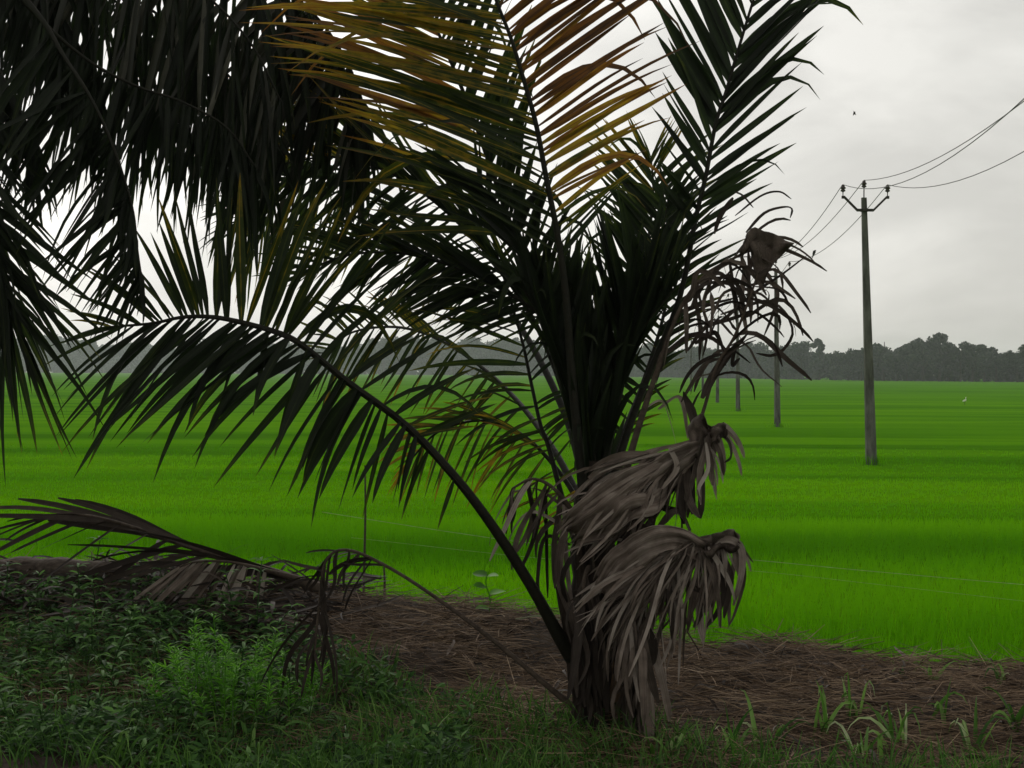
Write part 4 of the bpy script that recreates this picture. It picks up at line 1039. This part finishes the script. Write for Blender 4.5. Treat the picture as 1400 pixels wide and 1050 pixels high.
WG = 'leafy weeds crowding the left of the bank'
WLAB = ('dark weed with narrow whorled leaves at the left edge just below the rotten log', 'dark weed with narrow whorled leaves in the bottom left corner', 'dark weed with narrow whorled leaves under the fallen frond and above the feathery bush',
        'dark weed with narrow whorled leaves beside the foot of the feathery bush', 'dark weed with narrow whorled leaves right of the feathery bush near the straw')
spots = []
tries = 0
while len(spots) < 44 and tries < 3000:
    tries += 1
    px, py = rng.uniform(-20, 420), rng.uniform(835, 1040)
    if py < 850 and px > 250: continue
    if abs(px - 300) < 90 and py > 900 and rng.random() < .8: continue
    if all((px - a_) ** 2 + ((py - b_) * 1.6) ** 2 > 42 ** 2 for a_, b_ in spots): spots.append((px, py))
for px, py in spots:
    put_weed(on_ground(px, py), int(rng.integers(0, 4)), rng.uniform(.75, 1.15), WLAB[(0 if py < 915 else 1) if px < 150 else (2 if py < 915 else 3) if px < 330 else 4], WG)
put_weed(on_ground(190, 800), 0, .7, 'pale weed sprouting through the fallen frond on the bank top', WG)
put_weed(on_ground(130, 790), 1, 1.0, 'weed standing up behind the fallen frond against the bright rice', WG)
put_weed(on_ground(18, 1000), 2, 1.1, 'weed at the left edge of the picture near the bottom corner', WG)

# broad leaved climber on the bank top in front of the rice
vb = on_ground(668, 838)
t = thing('broad_leaved_seedling', 'small plant with a few broad bright leaves on the bank top left of the palm', 'plant', vb)
vp = spline([(0, 0, -.02), (.01, 0, .09), (-.02, 0, .19), (0, 0, .27)], 8)
link('stem', tube_mesh('stem', vp, .004, 5), M_bright, t)
for k, (dx, dz, s_) in enumerate(((-.08, .24, 1), (.07, .25, .8), (-.05, .16, .9), (.08, .14, 1), (-.09, .07, .9), (.06, .05, .8))):
    Vv, Dd = ribbons(np.zeros((1, 3)), np.array([[dx, rng.normal(0, .03), .02]]), .12 * s_, .075 * s_, .4, np.array([[0, -.5, 1]]), .35, 5, 'leaf', .1)
    link('leaf', ribbon_mesh('leaf', Vv, Dd), M_bright, t, vp[min(7, int(dz / .27 * 7))])

# bright feathery bush
fbp = on_ground(318, 985)
t = thing('feathery_bush', 'bright green feathery bush rising from the undergrowth at lower left', 'bush', fbp)
SV, SD, stems = [], [], []
for k in range(46):
    a = rng.uniform(0, 6.28); sp_ = rng.random() ** .6 * .42
    b0 = np.array([math.cos(a) * sp_, math.sin(a) * sp_ * .6, -.04])
    hh = rng.uniform(.26, .62) * (1.15 - sp_)
    tipv = b0 + np.array([math.cos(a) * .1 + rng.normal(0, .05), rng.normal(0, .05), hh])
    pt = spline([b0, (b0 + tipv) / 2 + np.array([0, 0, .03]), tipv], 8)
    stems.append(tube_arrays(pt, np.linspace(.004, .002, 8), 4))
    m_ = 60
    i = rng.random(m_) ** .7 * 6.99; i0 = i.astype(int); f_ = (i - i0)[:, None]; b = pt[i0] * (1 - f_) + pt[np.minimum(i0 + 1, 7)] * f_
    az = rng.random(m_) * 6.28
    dd = np.stack([np.cos(az), np.sin(az), rng.uniform(.2, .9, m_)], 1)
    v_, d_ = ribbons(b, dd, rng.uniform(.03, .075, m_), rng.uniform(.006, .012, m_), rng.uniform(.2, .9, m_), np.stack([rng.normal(0, .4, m_), rng.normal(-.3, .4, m_), np.ones(m_)], 1), np.clip(.2 + i / 7 * .4, 0, 1), 3, 'leaf', .15)
    SV.append(v_); SD.append(d_)
Vs, off, Qs = [], 0, []
for v_, q_ in stems: Vs.append(v_); Qs.append(q_ + off); off += len(v_)
Vs = np.concatenate(Vs)
o = link('stems', mesh_np('stems', Vs, np.concatenate(Qs), np.tile([.2, .5, .4], (len(Vs), 1))), M_bright, t); o.name = 'stalk'; o['kind'] = 'stuff'
o = link('foliage', ribbon_mesh('foliage', np.concatenate(SV), np.concatenate(SD)), M_bright, t); o['kind'] = 'stuff'

# ------------------------------------------------------------------ grass tufts at the right, blade by blade
def grass_tuft(px, py, n_b, hgt, label, age=.45, name='grass_tuft', group='grass tufts in front of the straw', spread=.03):
    p = on_ground(px, py)
    t = thing(name, label, 'grass', p, group)
    az = rng.random(n_b) * 6.28; tl = rng.uniform(.15, .7, n_b)
    b = np.stack([rng.normal(0, spread, n_b), rng.normal(0, spread, n_b), np.full(n_b, -.02)], 1)
    d = np.stack([np.cos(az) * tl, np.sin(az) * tl, np.ones(n_b)], 1)
    nn = np.stack([rng.normal(0, .7, n_b), -np.ones(n_b), rng.normal(.2, .4, n_b)], 1)
    Vv, Dd = ribbons(b, d, hgt * 1.45 * rng.uniform(.6, 1.2, n_b), rng.uniform(.014, .027, n_b), rng.uniform(.6, 3.0, n_b), nn, age + rng.uniform(-.32, .36, n_b), 7, 'blade', .15, power=2.2)
    for k in range(n_b):
        link('blade', ribbon_mesh('blade', Vv[k:k + 1] - b[k], Dd[k:k + 1]), M_grass, t, b[k])


for px, py, n_b, hh, lab in (
        (1122, 1012, 8, .26, 'grass tuft with pale bent over blades left of the tall single shoot'),
        (1168, 985, 5, .28, 'tall single shoot of green grass standing before the straw'),
        (1228, 1022, 10, .26, 'fullest green grass tuft in front of the straw at lower right'),
        (1285, 990, 4, .20, 'thin grass shoot with one pale folded blade at right'),
        (1000, 1040, 9, .22, 'pale grass tuft at the bottom edge just right of the palm'),
        (1050, 1030, 7, .24, 'arching grass tuft between the palm and the bent over tuft'),
        (1180, 1045, 9, .22, 'grass tuft at the bottom edge beneath the tall single shoot'),
        (1330, 1040, 8, .24, 'sprawling grass tuft at the bottom near the right corner'),
        (1390, 1000, 7, .26, 'grass tuft with long flat blades at the right edge'),
        (915, 1046, 8, .18, 'bright short grass tuft at the bottom just right of the palm foot'),
        (1230, 925, 3, .10, 'short yellow green shoot on top of the straw'),
        (1275, 935, 5, .14, 'low yellow green shoots lying on the straw towards the right'),
        (1375, 935, 5, .14, 'low yellow green shoots on the straw at the right edge'),
        (640, 1000, 7, .2, 'grass tuft left of the palm at the straw edge'),
        (730, 1040, 7, .18, 'grass tuft at the bottom left of the palm foot'),
        (560, 1035, 8, .2, 'grass tuft at the bottom between bush and palm'),
        (345, 1045, 6, .2, 'bright grass tuft at the bottom below the feathery bush'),
        (160, 1045, 6, .22, 'grass tuft at the bottom of the undergrowth on the left')):
    grass_tuft(px, py, n_b, hh, lab)

# a few pale stray twigs
for k, (px, py, a, ln, lab) in enumerate(((1105, 885, .3, .22, 'forked pale twig on the straw crest right of the palm'), (1070, 905, 1.2, .10, 'short pale twig standing in the straw right of the palm'),
                                          (735, 858, .02, .28, 'straight pale reed lying on the straw left of the palm stalk'), (690, 925, .15, .2, 'curved pale twig on the straw left of the trunk'), (955, 905, -1.1, .30, 'thin arching pale twig right of the hanging dead bundle'))):
    p = on_ground(px, py) + np.array([0, 0, .05])
    dx = np.array([math.cos(a), -.1, math.sin(a)]) * ln
    pt = spline([p - dx * .5, p + np.array([0, 0, .02]), p + dx * .5], 8)
    v_, q_ = tube_arrays(pt, np.linspace(.006, .003, 8), 5)
    if k == 0:
        v2, q2 = tube_arrays(spline([p, p + np.array([.05, 0, .05]), p + np.array([.14, 0, .05])], 6), .004, 5)
        q_ = np.vstack([q_, q2 + len(v_)]); v_ = np.vstack([v_, v2])
    tag(link('dry_twig', mesh_np('dry_twig', v_, q_), M_string if k == 2 else M_deadstalk), lab, 'twig', 'dry twigs on the straw')

# ------------------------------------------------------------------ hazy air
bm = bmesh.new()
bmesh.ops.create_cube(bm, size=1)
for v in bm.verts: v.co = Vector((v.co.x * 3300, v.co.y * 3300, -1.6 if v.co.z < 0 else 34))
hz = link('haze', bm_mesh('haze', bm))
m = bpy.data.materials.new('hazy_air'); m.use_nodes = True
t = m.node_tree; t.nodes.clear()
o_ = t.nodes.new('ShaderNodeOutputMaterial'); pv = t.nodes.new('ShaderNodeVolumePrincipled')
pv.inputs['Color'].default_value = (.88, .93, .97, 1); pv.inputs['Density'].default_value = .00023; pv.inputs['Anisotropy'].default_value = .35
t.links.new(pv.outputs[0], o_.inputs['Volume'])
hz.data.materials.append(m); tag(hz, kind='stuff')
